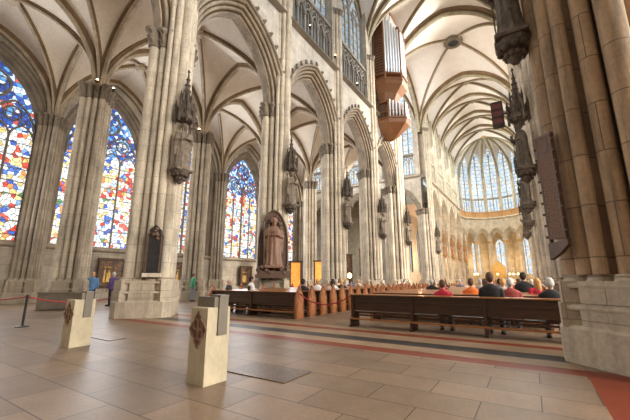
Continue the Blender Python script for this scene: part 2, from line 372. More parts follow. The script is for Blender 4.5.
def make_pier(pm, cm, bm, zc=ZS, nave=True, scale=1.0, tall=ZV, high=True, label='', name='pier'):
    root = empty(name)
    b = MB(); q = loz(1.62, .20); q2 = loz(1.55, .18)
    b.loft([[(x, y, 0) for x, y in q], [(x, y, .62) for x, y in q], [(x, y, .68) for x, y in q2]])
    b.build('plinth', bm, root)
    b = MB()
    def lz(a, z): return [(x, y, z) for x, y in loz(a, .24)]
    b.loft([lz(1.05, .66), lz(1.05, 1.5)])
    for k in range(4):                      # corner and face pedestals under the shafts
        a = k * PI / 2; ca, sa = math.cos(a), math.sin(a)
        b.box((1.03 * ca, 1.03 * sa, .86), (.70, .60, .42), a); b.box((1.00 * ca, 1.00 * sa, 1.28), (.66, .56, .40), a)
        a += PI / 4; ca, sa = math.cos(a), math.sin(a)
        for t in (-.235, .235):
            b.box((.80 * ca - t * sa, .80 * sa + t * ca, .86), (.60, .465, .42), a); b.box((.77 * ca - t * sa, .77 * sa + t * ca, 1.28), (.58, .462, .40), a)
    b.loft([lz(1.50, .94), lz(1.57, .96), lz(1.58, 1.00), lz(1.54, 1.04), lz(1.46, 1.06)])
    b.loft([lz(1.44, 1.34), lz(1.51, 1.36), lz(1.52, 1.40), lz(1.46, 1.44), lz(1.36, 1.46)])
    b.loft([ring(OUTB, s, z) for s, z in ((1.06, 1.44), (1.06, 1.49), (1.03, 1.53), (1.04, 1.56), (1.0, 1.60))])
    b.build('base', bm, root, smooth=True, angle=35)
    b = MB(); b.loft([ring(OUT, 1, z) for z in (1.55, 5, 9, zc - .8)], caps=False); b.build('shaft_cluster', pm, root, smooth=True, angle=45)
    sk = .62 if nave else None
    b = MB()
    b.loft([ring(OUT, s, zc + z, lf, ph, sk) for s, z, lf, ph in ((1, -.95, 0, 0), (1.08, -.90, 0, 0), (1.08, -.84, 0, 0), (1.0, -.82, 0, 0), (1.03, -.72, .012, 0), (1.12, -.60, .04, 1), (1.06, -.50, .02, 2), (1.15, -.36, .05, 3), (1.10, -.26, .02, 0), (1.22, -.15, .03, 0), (1.26, -.13, 0, 0), (1.28, -.04, 0, 0), (1.22, 0, 0, 0), (1.15, .02, 0, 0))])
    b.build('capital', cm, root, smooth=True, angle=35)
    if nave and high:
        b = MB()
        for x, y, r in ((1.02, 0, .235), (.90, .36, .165), (.90, -.36, .165), (.74, .62, .12), (.74, -.62, .12)):
            b.tube([(x, y, 1.6), (x, y, tall)], r, 16)
        b.build('vault_shaft', pm, root, smooth=True, angle=45)
        b = MB()
        for x, y, r in ((1.02, 0, .235), (.90, .36, .165), (.90, -.36, .165), (.74, .62, .12), (.74, -.62, .12)):
            b.lathe([(r, -.6), (r * 1.2, -.55), (r, -.5), (r * 1.2, -.3), (r * 1.5, -.12), (r * 1.7, -.08), (r * 1.7, .02), (r * .9, .05)], 14, (x, y, tall))
        b.build('vault_shaft_capital', cm, root, smooth=True, angle=35)
    for c in kids(root):
        if scale != 1.0: c.scale = (scale, scale, 1)
    return root
ORD = ['nearest', 'second', 'third', 'fourth', 'fifth', 'sixth', 'seventh', 'eighth', 'ninth', 'tenth', 'eleventh', 'twelfth', 'thirteenth', 'fourteenth', 'fifteenth', 'sixteenth', 'seventeenth', 'eighteenth', 'nineteenth', 'twentieth', 'twenty-first', 'twenty-second', 'twenty-third', 'twenty-fourth']
NP = make_pier(M['pier'], M['capital'], M['base'])
nlab = ['great clustered stone pier at the far left, west of the pier with the dark tablet', 'broad clustered pier left of centre bearing a dark tablet and a canopied statue',
        'clustered pier with the tall brown carved saint at its foot', 'clustered pier right behind the pier with the brown carved saint', 'clustered pier just left of the hanging organ']
piers = []
for k, y in enumerate(PY):
    o = NP if k == 0 else dup(NP, (XN, y, 0))
    o.location = (XN, y, 0); tag(o, nlab[k], 'pier', 'nave piers of the left arcade'); piers.append(o)
AP = make_pier(M['pier'], M['capital'], M['base'], nave=False, scale=.80)
alab = ['plain clustered aisle column beyond the left edge', 'thick clustered aisle column behind the near stone post at left', 'aisle column between the broad tablet pier and the blue-headed window',
        'aisle column seen beyond the brown carved saint', 'slender aisle column right of the lit orange panel', 'far aisle column below the hanging organ']
for k, y in enumerate(PY + [YC0]):
    o = AP if k == 0 else dup(AP, (XA, y, 0))
    o.location = (XA, y, 0); tag(o, alab[k], 'column', 'columns between the two left aisles')
WPR = make_pier(M['moulding'], M['capital'], M['base'], nave=False, scale=.74, name='wall_pier')
wlab = ['half pier on the outer wall left of the leftmost stained window', 'half pier on the outer wall right of the leftmost stained window', 'half pier on the outer wall behind the broad tablet pier',
        'half pier on the outer wall left of the blue-headed window', 'half pier on the outer wall right of the blue-headed window', 'far half pier at the end of the outer aisle wall']
for k, y in enumerate(PY + [YC0]):
    o = WPR if k == 0 else dup(WPR, (XW, y, 0))
    o.location = (XW, y, 0); tag(o, wlab[k], 'half pier', 'half piers along the outer wall')
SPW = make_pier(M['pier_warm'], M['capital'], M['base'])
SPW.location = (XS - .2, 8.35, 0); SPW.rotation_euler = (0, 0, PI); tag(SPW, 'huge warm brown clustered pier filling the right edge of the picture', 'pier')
slab = ['', '', 'second pier on the right, behind the huge foreground pier', 'third pier on the right, hidden behind the second', 'fourth pier on the right side of the nave']
for k in (2, 3, 4):
    o = dup(NP, (XS, PY[k], 0), PI, slab[k]); o['group'] = 'nave piers of the right arcade'
CP = make_pier(M['pier'], M['capital'], M['base'], scale=1.2, tall=ZV + .6)
for k, (x, y, r, lb) in enumerate([(XN, YC0, 0, 'massive crossing pier right of the hanging organ'), (XN, YC1, 0, 'massive pinkish crossing pier at the mouth of the choir'), (XS, YC0, PI, 'right crossing pier nearer the viewer'), (XS, YC1, PI, 'right crossing pier at the mouth of the choir')]):
    o = CP if k == 0 else dup(CP, (x, y, 0))
    o.location = (x, y, 0); o.rotation_euler = (0, 0, r); tag(o, lb, 'pier', 'crossing piers')
CHP = make_pier(M['choir'], M['choir'], M['choir'], zc=11.6, scale=.78, tall=ZV + .2)
for i, (x, r, sd) in enumerate(((XN, 0, 'left'), (XS, PI, 'right'))):
    for k in range(1, 5):
        o = CHP if (i == 0 and k == 1) else dup(CHP, (x, 0, 0))
        o.location = (x, YC1 + CB * k, 0); o.rotation_euler = (0, 0, r); tag(o, '%s pale choir pier on the %s side counted from the crossing' % (['first', 'second', 'third', 'fourth'][k - 1], sd), 'pier', 'choir piers')

# ------------------------------------------------------------------ arcade walls
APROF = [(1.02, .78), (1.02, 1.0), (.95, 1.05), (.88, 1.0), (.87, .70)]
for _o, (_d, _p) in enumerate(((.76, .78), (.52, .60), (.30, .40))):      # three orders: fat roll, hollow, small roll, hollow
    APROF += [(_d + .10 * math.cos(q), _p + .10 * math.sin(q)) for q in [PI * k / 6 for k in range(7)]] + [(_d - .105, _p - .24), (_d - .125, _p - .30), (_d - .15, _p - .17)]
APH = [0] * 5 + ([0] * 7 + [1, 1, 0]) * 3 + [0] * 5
APROF += [(.13, .25), (.10, .30), (.05, .32), (.01, .29), (0, .20)]
def arcade(name, B, zs, ztop, h, R, wm, mm, crock=True):
    root = empty(name)
    hol = APH + APH[::-1]; b = MB(); prof = [(d, -p) for d, p in APROF] + [(d, p) for d, p in reversed(APROF)]
    moulding(b, h, R, prof, zs, 12); dk = [i for i in range(len(prof) - 1) if hol[i] or hol[i + 1]]; b.build('arch_molding', mm, root, smooth=True, angle=30, mat2=M['rib_paint_and_shade'] if crock else None, pick=lambda f: f // 24 in dk)  # brown hollow strips put dark shade lines into the moulding's colour
    b = MB()
    for s in (-1, 1):
        pts = arch(h, R, 1.0, 12)
        pts = [(-B, 0)] + pts + [(B, 0)]
        lo = [(max(-B, min(B, x)), s * .78, zs + z) for x, z in pts]; hi = [(p[0], p[1], ztop) for p in lo]
        b.loft([lo, hi], False, False)
    b.build('spandrel', wm, root)
    if crock:
        b = MB(); pts = arch(h, R, 1.12, 9)
        for i, (x, z) in enumerate(pts):
            if abs(x) > B - .35 or i in (0, len(pts) - 1): continue
            b.ball((x, -.98, zs + z), .15, 8, 6, (1, .8, 1)); b.ball((x + (.1 if x > 0 else -.1), -1.02, zs + z + .12), .10, 7, 5)
        b.build('hood_crocket', M['dark'], root, smooth=True)['kind'] = 'stuff'
    b = MB()
    for y in (-1,):
        b.sweep([(-B, -.78, ztop - .1), (B, -.78, ztop - .1)], [(-.02, .30), (.18, .28), (.34, .14), (.36, -.02), (.30, -.05), (.0, -.22), (-.02, -.22)], (0, -1, 0))
    b.build('string_course', M['dark'] if crock else mm, root)
    return struct(root)
def place_rows(make, name, places):
    first = None
    for (x, y, rz) in places:
        if first is None: first = make(); o = first
        else: o = dup(first, (x, y, 0))
        o.location = (x, y, 0); o.rotation_euler = (0, 0, rz)
NY = [y + HB for y in PY]; NY[-1] = (PY[-1] + YC0) / 2
NX = [PY[0] - HB, PY[0] - 3 * HB]
place_rows(lambda: arcade('wall_nave', HB, ZS, ZT, 3.12, 4.6, M['spandrel'], M['moulding']), 'wall_nave', [(XN, y, PI / 2) for y in NY + NX] + [(XS, y, -PI / 2) for y in NY[1:]])
CY = [YC1 + CB * (k + .5) for k in range(4)]
place_rows(lambda: arcade('wall_choir', CB / 2, 11.6, 19.0, 3.05, 5.0, M['choir'], M['choir'], False), 'wall_choir', [(XN, y, PI / 2) for y in CY] + [(XS, y, -PI / 2) for y in CY])

WIN = [20]
def upper(B, z0, z1, zt, gl_lo, gl_hi, tm, zc, shaft=.95):
    """triforium z0..z1 and clerestory z1..zt of one bay; glass and tracery"""
    root = empty('window_%d' % WIN[0]); WIN[0] += 1
    w = B - shaft; NL = 6; st = 2 * w / NL; b = MB(); rr = st / 2
    for i in range(NL + 1):
        x = -w + st * i
        b.tube([(x, -.42, z0), (x, -.42, z1 - 1.7)], .12, 8); b.lathe([(.12, 0), (.2, .05), (.22, .25), (.14, .3)], 8, (x, -.42, z1 - 1.85))
        b.tube([(x, -.10, z1), (x, -.10, zc)], .09 if i % 3 else .15, 8)
        b.tube([(x, -.42, z1 - 1.7), (x, -.42, z1)], .09, 6)
    for i in range(NL):
        x = -w + st * (i + .5)
        b.tube([(x + px, -.42, z1 - 1.7 + pz) for px, pz in arch(rr * .92, .85, 0, 5)], .10, 6)
        b.tube([(x + .27 * math.cos(a), -.42, z1 - .55 + .27 * math.sin(a)) for a in [2 * PI * k / 12 for k in range(12)]], .08, 6, True)
        b.tube([(x, -.42, z0), (x, -.42, z1 - 1.3)], .06, 6)
        b.tube([(x + px, -.10, zc - .6 + pz) for px, pz in arch(rr * .95, 1.35, 0, 6)], .10, 6)
    for s in (-1, 1):
        b.tube([(s * w / 2 + px, -.10, zc - .1 + pz) for px, pz in arch(w / 2, 3.0, 0, 6)], .13, 6)
        b.tube([(s * w / 2 + .5 * math.cos(a), -.10, zc + 1.2 + .5 * math.sin(a)) for a in [2 * PI * k / 14 for k in range(14)]], .09, 6, True)
    b.tube([(1.0 * math.cos(a), -.10, zc + 2.9 + 1.0 * math.sin(a)) for a in [2 * PI * k / 18 for k in range(18)]], .12, 6, True)
    b.box((0, -.42, z1), (2 * w, .40, .34)); b.box((0, -.5, z0 + .1), (2 * w, .3, .25))
    z = z1 + 1.0
    while z < zc:
        b.box((0, -.02, z), (2 * w, .05, .05)); z += 1.1
    b.box((0, .35, z1 + .05), (2 * B, 1.1, .1)); b.build('tracery', tm, root, smooth=True, angle=40)
    b = MB(); b.add([(-B, .75, z0 - .4), (B, .75, z0 - .4), (B, .75, z1 + .2), (-B, .75, z1 + .2)], [(0, 1, 2, 3)]); b.build('triforium_glass', gl_lo, root)
    b = MB(); b.add([(-B + .1, .05, z1), (B - .1, .05, z1), (B - .1, .05, zt), (-B + .1, .05, zt)], [(0, 1, 2, 3)]); b.build('glass', gl_hi, root)
    b = MB()
    for s in (-1, 1): b.box((s * (B - shaft / 2), -.2, (z0 + zt) / 2), (shaft, 1.1, zt - z0))
    b.build('jamb', M['wall'] if tm == M['trac'] else tm, root)
    return struct(root)
def place_windows(make, places):
    first = None
    for (x, y, rz) in places:
        if first is None: first = o = make()
        else:
            o = dup(first, (x, y, 0)); o.name = 'window_%d' % WIN[0]; WIN[0] += 1
        o.location = (x, y, 0); o.rotation_euler = (0, 0, rz)
place_windows(lambda: upper(HB, ZT + .3, 25.4, ZV + RV + .3, M['glass_trif'], M['glass_cool'], M['trac'], 31.0), [(XN, y, PI / 2) for y in NY] + [(XS, y, -PI / 2) for y in NY])
place_windows(lambda: upper(CB / 2, 19.3, 23.2, ZV + RV + .3, M['glass_choir'], M['glass_choir'], M['choir'], 30.5, .8), [(XN, y, PI / 2) for y in CY] + [(XS, y, -PI / 2) for y in CY])

# ------------------------------------------------------------------ vaults
def gfun(h, R):
    r = (h * h + R * R) / (2 * h); c = r - h
    return lambda t: math.sqrt(max(0, r * r - (abs(t) * h + c) ** 2)) / R
def rib_prof(s): return [(w * s, d * s) for w, d in ((-.24, .14), (-.24, -.06), (-.19, -.11), (-.12, -.12), (-.09, -.18), (-.13, -.25), (-.14, -.32), (-.09, -.40), (0, -.44), (.09, -.40), (.14, -.32), (.13, -.25), (.09, -.18), (.12, -.12), (.19, -.11), (.24, -.06), (.24, .14))]
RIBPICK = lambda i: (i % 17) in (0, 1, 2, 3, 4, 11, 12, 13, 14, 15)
def vault(name, a, b_, zs, R, wm, rm, dr=1.0, tr=1.5, dome=.35, edges=('w', 'n'), boss=True, n=14):
    root = empty(name); g = gfun(max(a, b_), R)
    def z(u, v): return zs + R * max(g(u), g(v)) + dome * (1 - max(abs(u), abs(v)))
    m = MB(); K = 2 * n + 1; vs = []; fs = []
    for j in range(K):
        for i in range(K):
            u, v = -1 + i / n, -1 + j / n
            vs.append((u * b_, v * a, z(u, v)))
    for j in range(K - 1):
        for i in range(K - 1):
            p, q, r, s = j * K + i, j * K + i + 1, (j + 1) * K + i + 1, (j + 1) * K + i
            if (i < n) == (j < n): fs += [(p, q, r), (p, r, s)]
            else: fs += [(p, q, s), (q, r, s)]
    m.add(vs, fs); m.build('vault_web', wm, root, smooth=True, angle=25)
    ts = [-math.cos(PI * k / 36) for k in range(37)]
    ln = math.hypot(a, b_)
    for s in (-1, 1):
        m = MB(); side = Vector((-s * a, b_, 0)).normalized()
        m.sweep([(t * b_, s * t * a, zs + R * g(t) + dome * (1 - abs(t))) for t in ts], [(w, -d if False else d) for w, d in rib_prof(dr)], side * -1)
        m.build('rib', rm, root, smooth=True, angle=35, mat2=M['rib_paint_and_shade'], pick=RIBPICK)
    def edge(pts, side):
        m = MB(); m.sweep(pts, rib_prof(tr), side); m.build('transverse_rib', rm, root, smooth=True, angle=35, mat2=M['rib_paint_and_shade'], pick=RIBPICK)
    if 'w' in edges: edge([(t * b_, -a, zs + R * g(t)) for t in ts], (0, -1, 0))
    if 'e' in edges: edge([(t * b_, a, zs + R * g(t)) for t in ts], (0, -1, 0))
    if 'n' in edges: edge([(-b_, t * a, zs + R * g(t)) for t in ts], (1, 0, 0))
    if 's' in edges: edge([(b_, t * a, zs + R * g(t)) for t in ts], (1, 0, 0))
    if boss:
        m = MB(); m.lathe([(.02, -.62), (.25, -.6), (.36, -.48), (.30, -.3), (.42, -.2), (.36, .1), (.02, .1)], 12, (0, 0, zs + R + dome)); m.build('boss', rm, root, smooth=True)
    return struct(root)
HXI, HXO = (XN - XA) / 2, (XA - XW) / 2
def place_vaults(make, places):
    first = None
    for p in places:
        if first is None: first = o = make()
        else: o = dup(first, p)
        o.location = p

place_vaults(lambda: vault('ceiling', HB, HXI, ZS - .1, 5.35, M['web'], M['rib'], 0.62, 1.0), [((XN + XA) / 2, y, 0) for y in NY + NX])
place_vaults(lambda: vault('ceiling', HB, HXO, ZS - .1, 5.35, M['web'], M['rib'], 0.62, 1.0), [((XA + XW) / 2, y, 0) for y in NY + NX])
# small extra bay at the far left edge
place_vaults(lambda: vault('ceiling', HB, (XS - XN) / 2, ZV, RV, M['webhi'], M['ribhi'], .9, 1.4, .5), [(XC, y, 0) for y in NY + NX])
cr = vault('ceiling', (YC1 - YC0) / 2, (XS - XN) / 2, ZV, RV, M['webhi'], M['ribhi'], .8, 2.0, 1.3, ('w', 'e', 'n', 's'), False)
cr.location = (XC, (YC0 + YC1) / 2, 0)
m = MB(); zz = ZV + RV + 1.3
m.loft([[(r * math.cos(2 * PI * k / 24), r * math.sin(2 * PI * k / 24), zz + dz) for k in range(24)] for r, dz in ((.75, -.1), (.75, -.75), (.95, -.85), (1.25, -.8), (1.4, -.5), (1.35, -.1))], True, False)
m.build('boss_ring', M['dark'], cr, smooth=True); m = MB(); m.lathe([(.02, -.7), (.9, -.7), (.9, -.6), (.02, -.6)], 24, (0, 0, zz)); m.build('boss_hole_dark', M['iron'], cr)  # black disc stands in for the darkness of the open boss hole
place_vaults(lambda: vault('ceiling', CB / 2, (XS - XN) / 2, ZV, RV, M['webhi'], M['ribhi'], .85, 1.3, .5), [(XC, y, 0) for y in CY])

# ------------------------------------------------------------------ outer aisle wall with the stained windows
JPROF = [(.92, .02), (.90, .10), (.85, .02), (.82, -.08), (.74, -.10), (.68, -.02), (.60, -.06), (.56, -.20), (.44, -.24), (.36, -.18), (.28, -.26), (.24, -.42), (.12, -.48), (0, -.60)]
HW, HR, ZSP, ZSIL = 2.75, 4.75, 11.9, 4.0
def outer_wall():
    root = empty('wall_north'); b = MB()
    pts = arch(HW, HR, .92, 12, legs=ZSIL - ZSP)
    lo = [(max(-HB, min(HB, x)), 0, ZSP + z) for x, z in pts]
    # side strips and top
    b.loft([lo, [((-HB if p[0] < 0 else HB) if abs(p[0]) > .01 else 0, 0, p[2] if abs(p[0]) > .01 else 20.5) for p in lo]], False, False)
    k = len(lo) // 2
    b.add([(-HB, 0, lo[k - 1][2]), (0, 0, 20.5), (-HB, 0, 20.5), (HB, 0, 20.5), (HB, 0, lo[k + 1][2])], [(0, 1, 2), (1, 4, 3)])
    b.add([(-HB, 0, 0), (HB, 0, 0), (HB, 0, ZSIL), (-HB, 0, ZSIL)], [(0, 1, 2, 3)])
    b.build('ashlar', M['wall'], root)
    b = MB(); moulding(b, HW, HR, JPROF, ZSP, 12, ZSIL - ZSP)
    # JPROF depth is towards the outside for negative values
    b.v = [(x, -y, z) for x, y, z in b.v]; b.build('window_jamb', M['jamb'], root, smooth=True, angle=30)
    b = MB(); b.sweep([(-HB, 0, ZSIL - .12), (HB, 0, ZSIL - .12)], [(0, .16), (.16, .10), (.24, 0), (.20, -.10), (0, -.22), (-.6, -.1), (-.75, .3)], (0, -1, 0)); b.build('sill', M['moulding'], root)
    b = MB(); b.box((0, -.16, .22), (2 * HB, .32, .44)); b.box((0, -.10, .62), (2 * HB, .2, .36)); b.build('wall_bench', M['wall'], root)
    return struct(root)
def glass_window(n):
    root = empty('window_%d' % n); b = MB(); pts = arch(HW + .02, HR, 0, 14, legs=ZSIL - ZSP)
    b.add([(x, .60, ZSP + z) for x, z in pts], [tuple(range(len(pts)))]); b.build('glass', M['glass'], root)
    b = MB(); y = .50; st = HW / 2
    for i in (-1, 0, 1):
        b.tube([(st * i, y, ZSIL), (st * i, y, ZSP + (1.0 if i == 0 else -.2))], .105 if i == 0 else .075, 8)
    for i in range(4):
        x = -HW + st * (i + .5)
        b.tube([(x + px, y, ZSP - .6 + pz) for px, pz in arch(st / 2, 1.0, 0, 6)], .07, 6)
        for k in range(3):      # trefoil head of each light
            a = PI / 2 + k * 2 * PI / 3
            b.tube([(x + .17 * math.cos(a) + .17 * math.cos(q), y, ZSP + .55 + .17 * math.sin(a) + .17 * math.sin(q)) for q in [2 * PI * j / 8 for j in range(8)]], .035, 5, True)
    for s in (-1, 1):
        b.tube([(s * st + px, y, ZSP - .2 + pz) for px, pz in arch(st, 2.3, 0, 8)], .09, 6)
        b.tube([(s * st + .52 * math.cos(q), y, ZSP + 1.15 + .52 * math.sin(q)) for q in [2 * PI * j / 16 for j in range(16)]], .06, 6, True)
        for k in range(4):
            a = k * PI / 2 + PI / 4
            b.tube([(s * st + .24 * math.cos(a) + .2 * math.cos(q), y, ZSP + 1.15 + .24 * math.sin(a) + .2 * math.sin(q)) for q in [2 * PI * j / 8 for j in range(8)]], .035, 5, True)
    R0, zc = 1.0, ZSP + 2.95
    b.tube([(R0 * math.cos(q), y, zc + R0 * math.sin(q)) for q in [2 * PI * j / 24 for j in range(24)]], .09, 6, True)
    for k in range(6):
        a = k * PI / 3 + PI / 6
        b.tube([(.58 * math.cos(a) + .3 * math.cos(q), y, zc + .58 * math.sin(a) + .3 * math.sin(q)) for q in [2 * PI * j / 10 for j in range(10)]], .045, 5, True)
    z = ZSIL + .55
    while z < ZSP - .3:
        b.box((0, .55, z), (2 * HW, .05, .05)); z += .92
    b.build('tracery', M['trac'], root, smooth=True, angle=40)
    return struct(root)
place_rows(outer_wall, 'wall_north', [(XW - .25, y + (.6 if k == 0 else 0), PI / 2) for k, y in enumerate(NY + NX)])
m = MB(); m.add([(-32, -16, 0), (20, -16, 0), (20, -16, 38), (-32, -16, 38)], [(0, 1, 2, 3)]); struct(m.build('wall_west', M['wall']))
g0 = None
for i, y in enumerate([PY[0] - HB] + NY):
    if i == 0: continue
    if g0 is None: o = g0 = glass_window(1)
    else: o = dup(g0, (0, 0, 0)); o.name = 'window_%d' % i
    o.location = (XW - .25, y + (.6 if i == 1 else 0), 0); o.rotation_euler = (0, 0, PI / 2)

# ------------------------------------------------------------------ transept arms (north seen between the crossing piers)
def tr_wall(name, xs, rz, yv):
    place_rows(lambda: arcade(name, 4.0, ZS - 1, ZT - 1.5, 3.1, 4.6, M['wall'], M['moulding'], False), name, [(x, yv, rz) for x in xs])
tx = [XN - 4.2 - 8.0 * k for k in range(3)]
tr_wall('wall_transept', tx, 0, YC1)
place_windows(lambda: upper(4.0, ZT - 1.2, 23.8, ZV + RV + .6, M['glass_choir'], M['glass_choir'], M['trac'], 31.0), [(x, YC1, 0) for x in tx])
place_vaults(lambda: vault('ceiling', (YC1 - YC0) / 2, 4.0, ZV, RV, M['webhi'], M['ribhi'], 1.15, 1.5, .5), [(x, (YC0 + YC1) / 2, 0) for x in tx])
m = MB(); m.add([(XN - 24.3, YC0, 0), (XN - 24.3, YC1, 0), (XN - 24.3, YC1, 38), (XN - 24.3, YC0, 38)], [(0, 1, 2, 3)]); struct(m.build('wall_transept_end', M['wall']))

# ------------------------------------------------------------------ apse
AR = (XS - XN) / 2; NS = 7
def apse_bay(i):
    B = AR * math.tan(PI / (2 * NS)) if False else AR * math.sin(PI / (2 * NS))
    root = arcade('wall_apse', B, 11.2, 17.2, B - .55, 2.4, M['choir'], M['choir'], False)
    for c in kids(root):
        if c.name.startswith('arch_molding'): c.scale = (1, .75, 1)
    b = MB(); b.box((0, -.55, 18.0), (2 * B, .7, 1.3)); b.box((0, -.8, 18.75), (2 * B + .1, .4, .25)); b.box((0, -.75, 17.35), (2 * B + .1, .4, .2)); b.build('frieze', M['ochre'], root)
    return root
def apse_window(i):
    B = AR * math.sin(PI / (2 * NS)); w = B - .30; root = empty('window_%d' % WIN[0]); WIN[0] += 1
    pts = arch(w, 2.6, 0, 10, legs=18.9 - 34.0); b = MB()
    b.add([(x, .05, 34.0 + z) for x, z in pts], [tuple(range(len(pts)))]); b.build('glass', M['glass_choir'], root)
    b = MB()
    b.tube([(0, -.05, 18.8), (0, -.05, 34.6)], .11, 8)
    for s in (-1, 1):
        b.tube([(s * w / 2 + px, -.05, 33.4 + pz) for px, pz in arch(w / 2, 1.2, 0, 6)], .08, 6)
        b.tube([(s * w / 2, -.05, 18.8), (s * w / 2, -.05, 22.0)], .06, 6)
    b.tube([(.5 * math.cos(q), -.05, 35.2 + .5 * math.sin(q)) for q in [2 * PI * j / 14 for j in range(14)]], .08, 6, True)
    b.box((0, -.1, 22.4), (2 * w, .3, .45))
    z = 23.6
    while z < 33.6: b.box((0, 0, z), (2 * w, .05, .06)); z += 1.0
    b.build('tracery', M['trac'], root, smooth=True)
    b = MB(); lo = [(x, -.12, 34.0 + z) for x, z in pts]
    b.loft([lo, [((-B - .25 if p[0] < 0 else B + .25) if abs(p[0]) > .01 else 0, -.12, p[2] if abs(p[0]) > .01 else 37.5) for p in lo]], False, False)
    k = len(lo) // 2; b.add([(-B, -.12, lo[k - 1][2]), (0, -.12, 37.5), (-B, -.12, 37.5), (B, -.12, 37.5), (B, -.12, lo[k + 1][2])], [(0, 1, 2), (1, 4, 3)])
    b.build('jamb', M['choir'], root)
    return struct(root)
bay0 = win0 = None
for i in range(NS):
    a = PI - PI * (i + .5) / NS; d = AR * math.cos(PI / (2 * NS))
    p = (XC + d * math.cos(a), YAP + d * math.sin(a), 0); rz = a - PI / 2
    if bay0 is None: bay0 = apse_bay(i); win0 = apse_window(i); q, w_ = bay0, win0
    else:
        q = dup(bay0, p); w_ = dup(win0, p); w_.name = 'window_%d' % WIN[0]; WIN[0] += 1
    for o in (q, w_): o.location = p; o.rotation_euler = (0, 0, rz)
ap0 = None
for i in range(1, NS):
    a = PI - PI * i / NS
    if ap0 is None:
        ap0 = empty('apse_pier'); b = MB()
        b.tube([(0, 0, 0), (0, 0, 11.2)], .42, 16); b.tube([(.42, 0, 0), (.42, 0, ZV + .5)], .17, 12); b.tube([(.32, .3, 0), (.32, .3, ZV + .5)], .12, 10); b.tube([(.32, -.3, 0), (.32, -.3, ZV + .5)], .12, 10); b.build('shaft', M['choir'], ap0, smooth=True)
        b = MB(); b.lathe([(.42, -.7), (.5, -.65), (.44, -.6), (.55, -.3), (.72, -.1), (.72, .05), (.3, .1)], 16, (0, 0, 11.2)); b.build('capital', M['gold'], ap0, smooth=True)
        b = MB(); b.lathe([(.85, 0), (.85, .8), (.7, .9), (.62, 1.2), (.45, 1.3)], 12); b.build('plinth', M['choir'], ap0)
        o = ap0
    else: o = dup(ap0, (0, 0, 0))
    o.location = (XC + AR * math.cos(a), YAP + AR * math.sin(a), 0); o.rotation_euler = (0, 0, a + PI)
    tag(o, 'slim golden-lit apse pier, %s from the left around the choir end' % ['first', 'second', 'third', 'fourth', 'fifth', 'sixth'][i - 1], 'pier', 'apse piers')
# apse vault: webs rise from each pier to the boss
b = MB(); ribs = []; g = gfun(AR, RV)
zt = ZV + RV + .5
for i in range(NS):
    a0, a1 = PI - PI * i / NS, PI - PI * (i + 1) / NS; n = 10; vs = []; fs = []
    for j in range(n + 1):
        t = 1 - j / n
        for k in range(n + 1):
            s = k / n; P0 = Vector((math.cos(a0), math.sin(a0))) * AR; P1 = Vector((math.cos(a1), math.sin(a1))) * AR
            p = (P0 * (1 - s) + P1 * s) * t
            zr = ZV + (RV + .5) * g(t); za = ZV + (RV - .3) * gfun(1, 1.6)(2 * s - 1)
            vs.append((XC + p.x, YAP + p.y, max(zr, min(za, zt - .2)) if t > 0 else zt))
    for j in range(n):
        for k in range(n):
            q = j * (n + 1) + k; fs.append((q, q + 1, q + n + 2, q + n + 1))
    b.add(vs, fs)
ca = empty('ceiling'); b.build('vault_web', M['webhi'], ca, smooth=True, angle=25)
for i in range(NS + 1):
    a = PI - PI * i / NS; m = MB(); ts = [1 - k / 16 for k in range(17)]; side = Vector((-math.sin(a), math.cos(a), 0))
    m.sweep([(XC + AR * math.cos(a) * t, YAP + AR * math.sin(a) * t, ZV + (RV + .5) * g(t)) for t in ts], rib_prof(1.2), side); m.build('rib', M['ribhi'], ca, smooth=True, angle=35)
m = MB(); m.lathe([(.02, -.8), (.4, -.75), (.6, -.5), (.5, 0)], 12, (XC, YAP, zt)); m.build('boss', M['gold'], ca, smooth=True)
struct(ca)
# ambulatory wall behind the apse and the choir aisles
def amb(top=15):
    root = empty('wall_ambulatory'); B = 2.95; b = MB()
    pts = arch(1.0, 1.8, 0, 8, legs=-7.5); lo = [(x, 0, 10.5 + z) for x, z in pts]
    b.loft([lo, [((-B if p[0] < 0 else B) if abs(p[0]) > .01 else 0, 0, p[2] if abs(p[0]) > .01 else top) for p in lo]], False, False)
    k = len(lo) // 2; b.add([(-B, 0, lo[k - 1][2]), (0, 0, top), (-B, 0, top), (B, 0, top), (B, 0, lo[k + 1][2])], [(0, 1, 2), (1, 4, 3)]); b.add([(-B, 0, 0), (B, 0, 0), (B, 0, 3), (-B, 0, 3)], [(0, 1, 2, 3)])
    b.build('ashlar', M['choir'], root)
    b = MB(); b.add([(x, .3, 10.5 + z) for x, z in pts], [tuple(range(len(pts)))]); b.build('glass', M['glass_choir'], root)
    b = MB(); b.tube([(0, .2, 3), (0, .2, 11.5)], .09, 6); b.build('mullion', M['trac'], root)
    return struct(root)
r2 = AR + 5.5; pl = []
for i in range(7):
    a = PI - PI * (i + .5) / 7; pl.append((XC + r2 * math.cos(a) * .975, YAP + r2 * math.sin(a) * .975, a - PI / 2))
for s, rz in ((-1, PI / 2), (1, -PI / 2)):
    for k in range(5): pl.append((XC + s * r2, YC1 + 2.95 + 5.9 * k, rz))
place_rows(amb, 'wall_ambulatory', pl)
m = MB(); vs = []; 
ring_i = [(XC - AR, YC1 + .5)] + [(XC + AR * math.cos(PI - PI * i / 14), YAP + AR * math.sin(PI - PI * i / 14)) for i in range(15)] + [(XC + AR, YC1 + .5)]
ring_o = [(XC - r2, YC1 + .5)] + [(XC + r2 * math.cos(PI - PI * i / 14), YAP + r2 * math.sin(PI - PI * i / 14)) for i in range(15)] + [(XC + r2, YC1 + .5)]
m.loft([[(x, y, 14.8) for x, y in ring_i], [(x, y, 14.8) for x, y in ring_o]], False, False); struct(m.build('ceiling', M['web']))

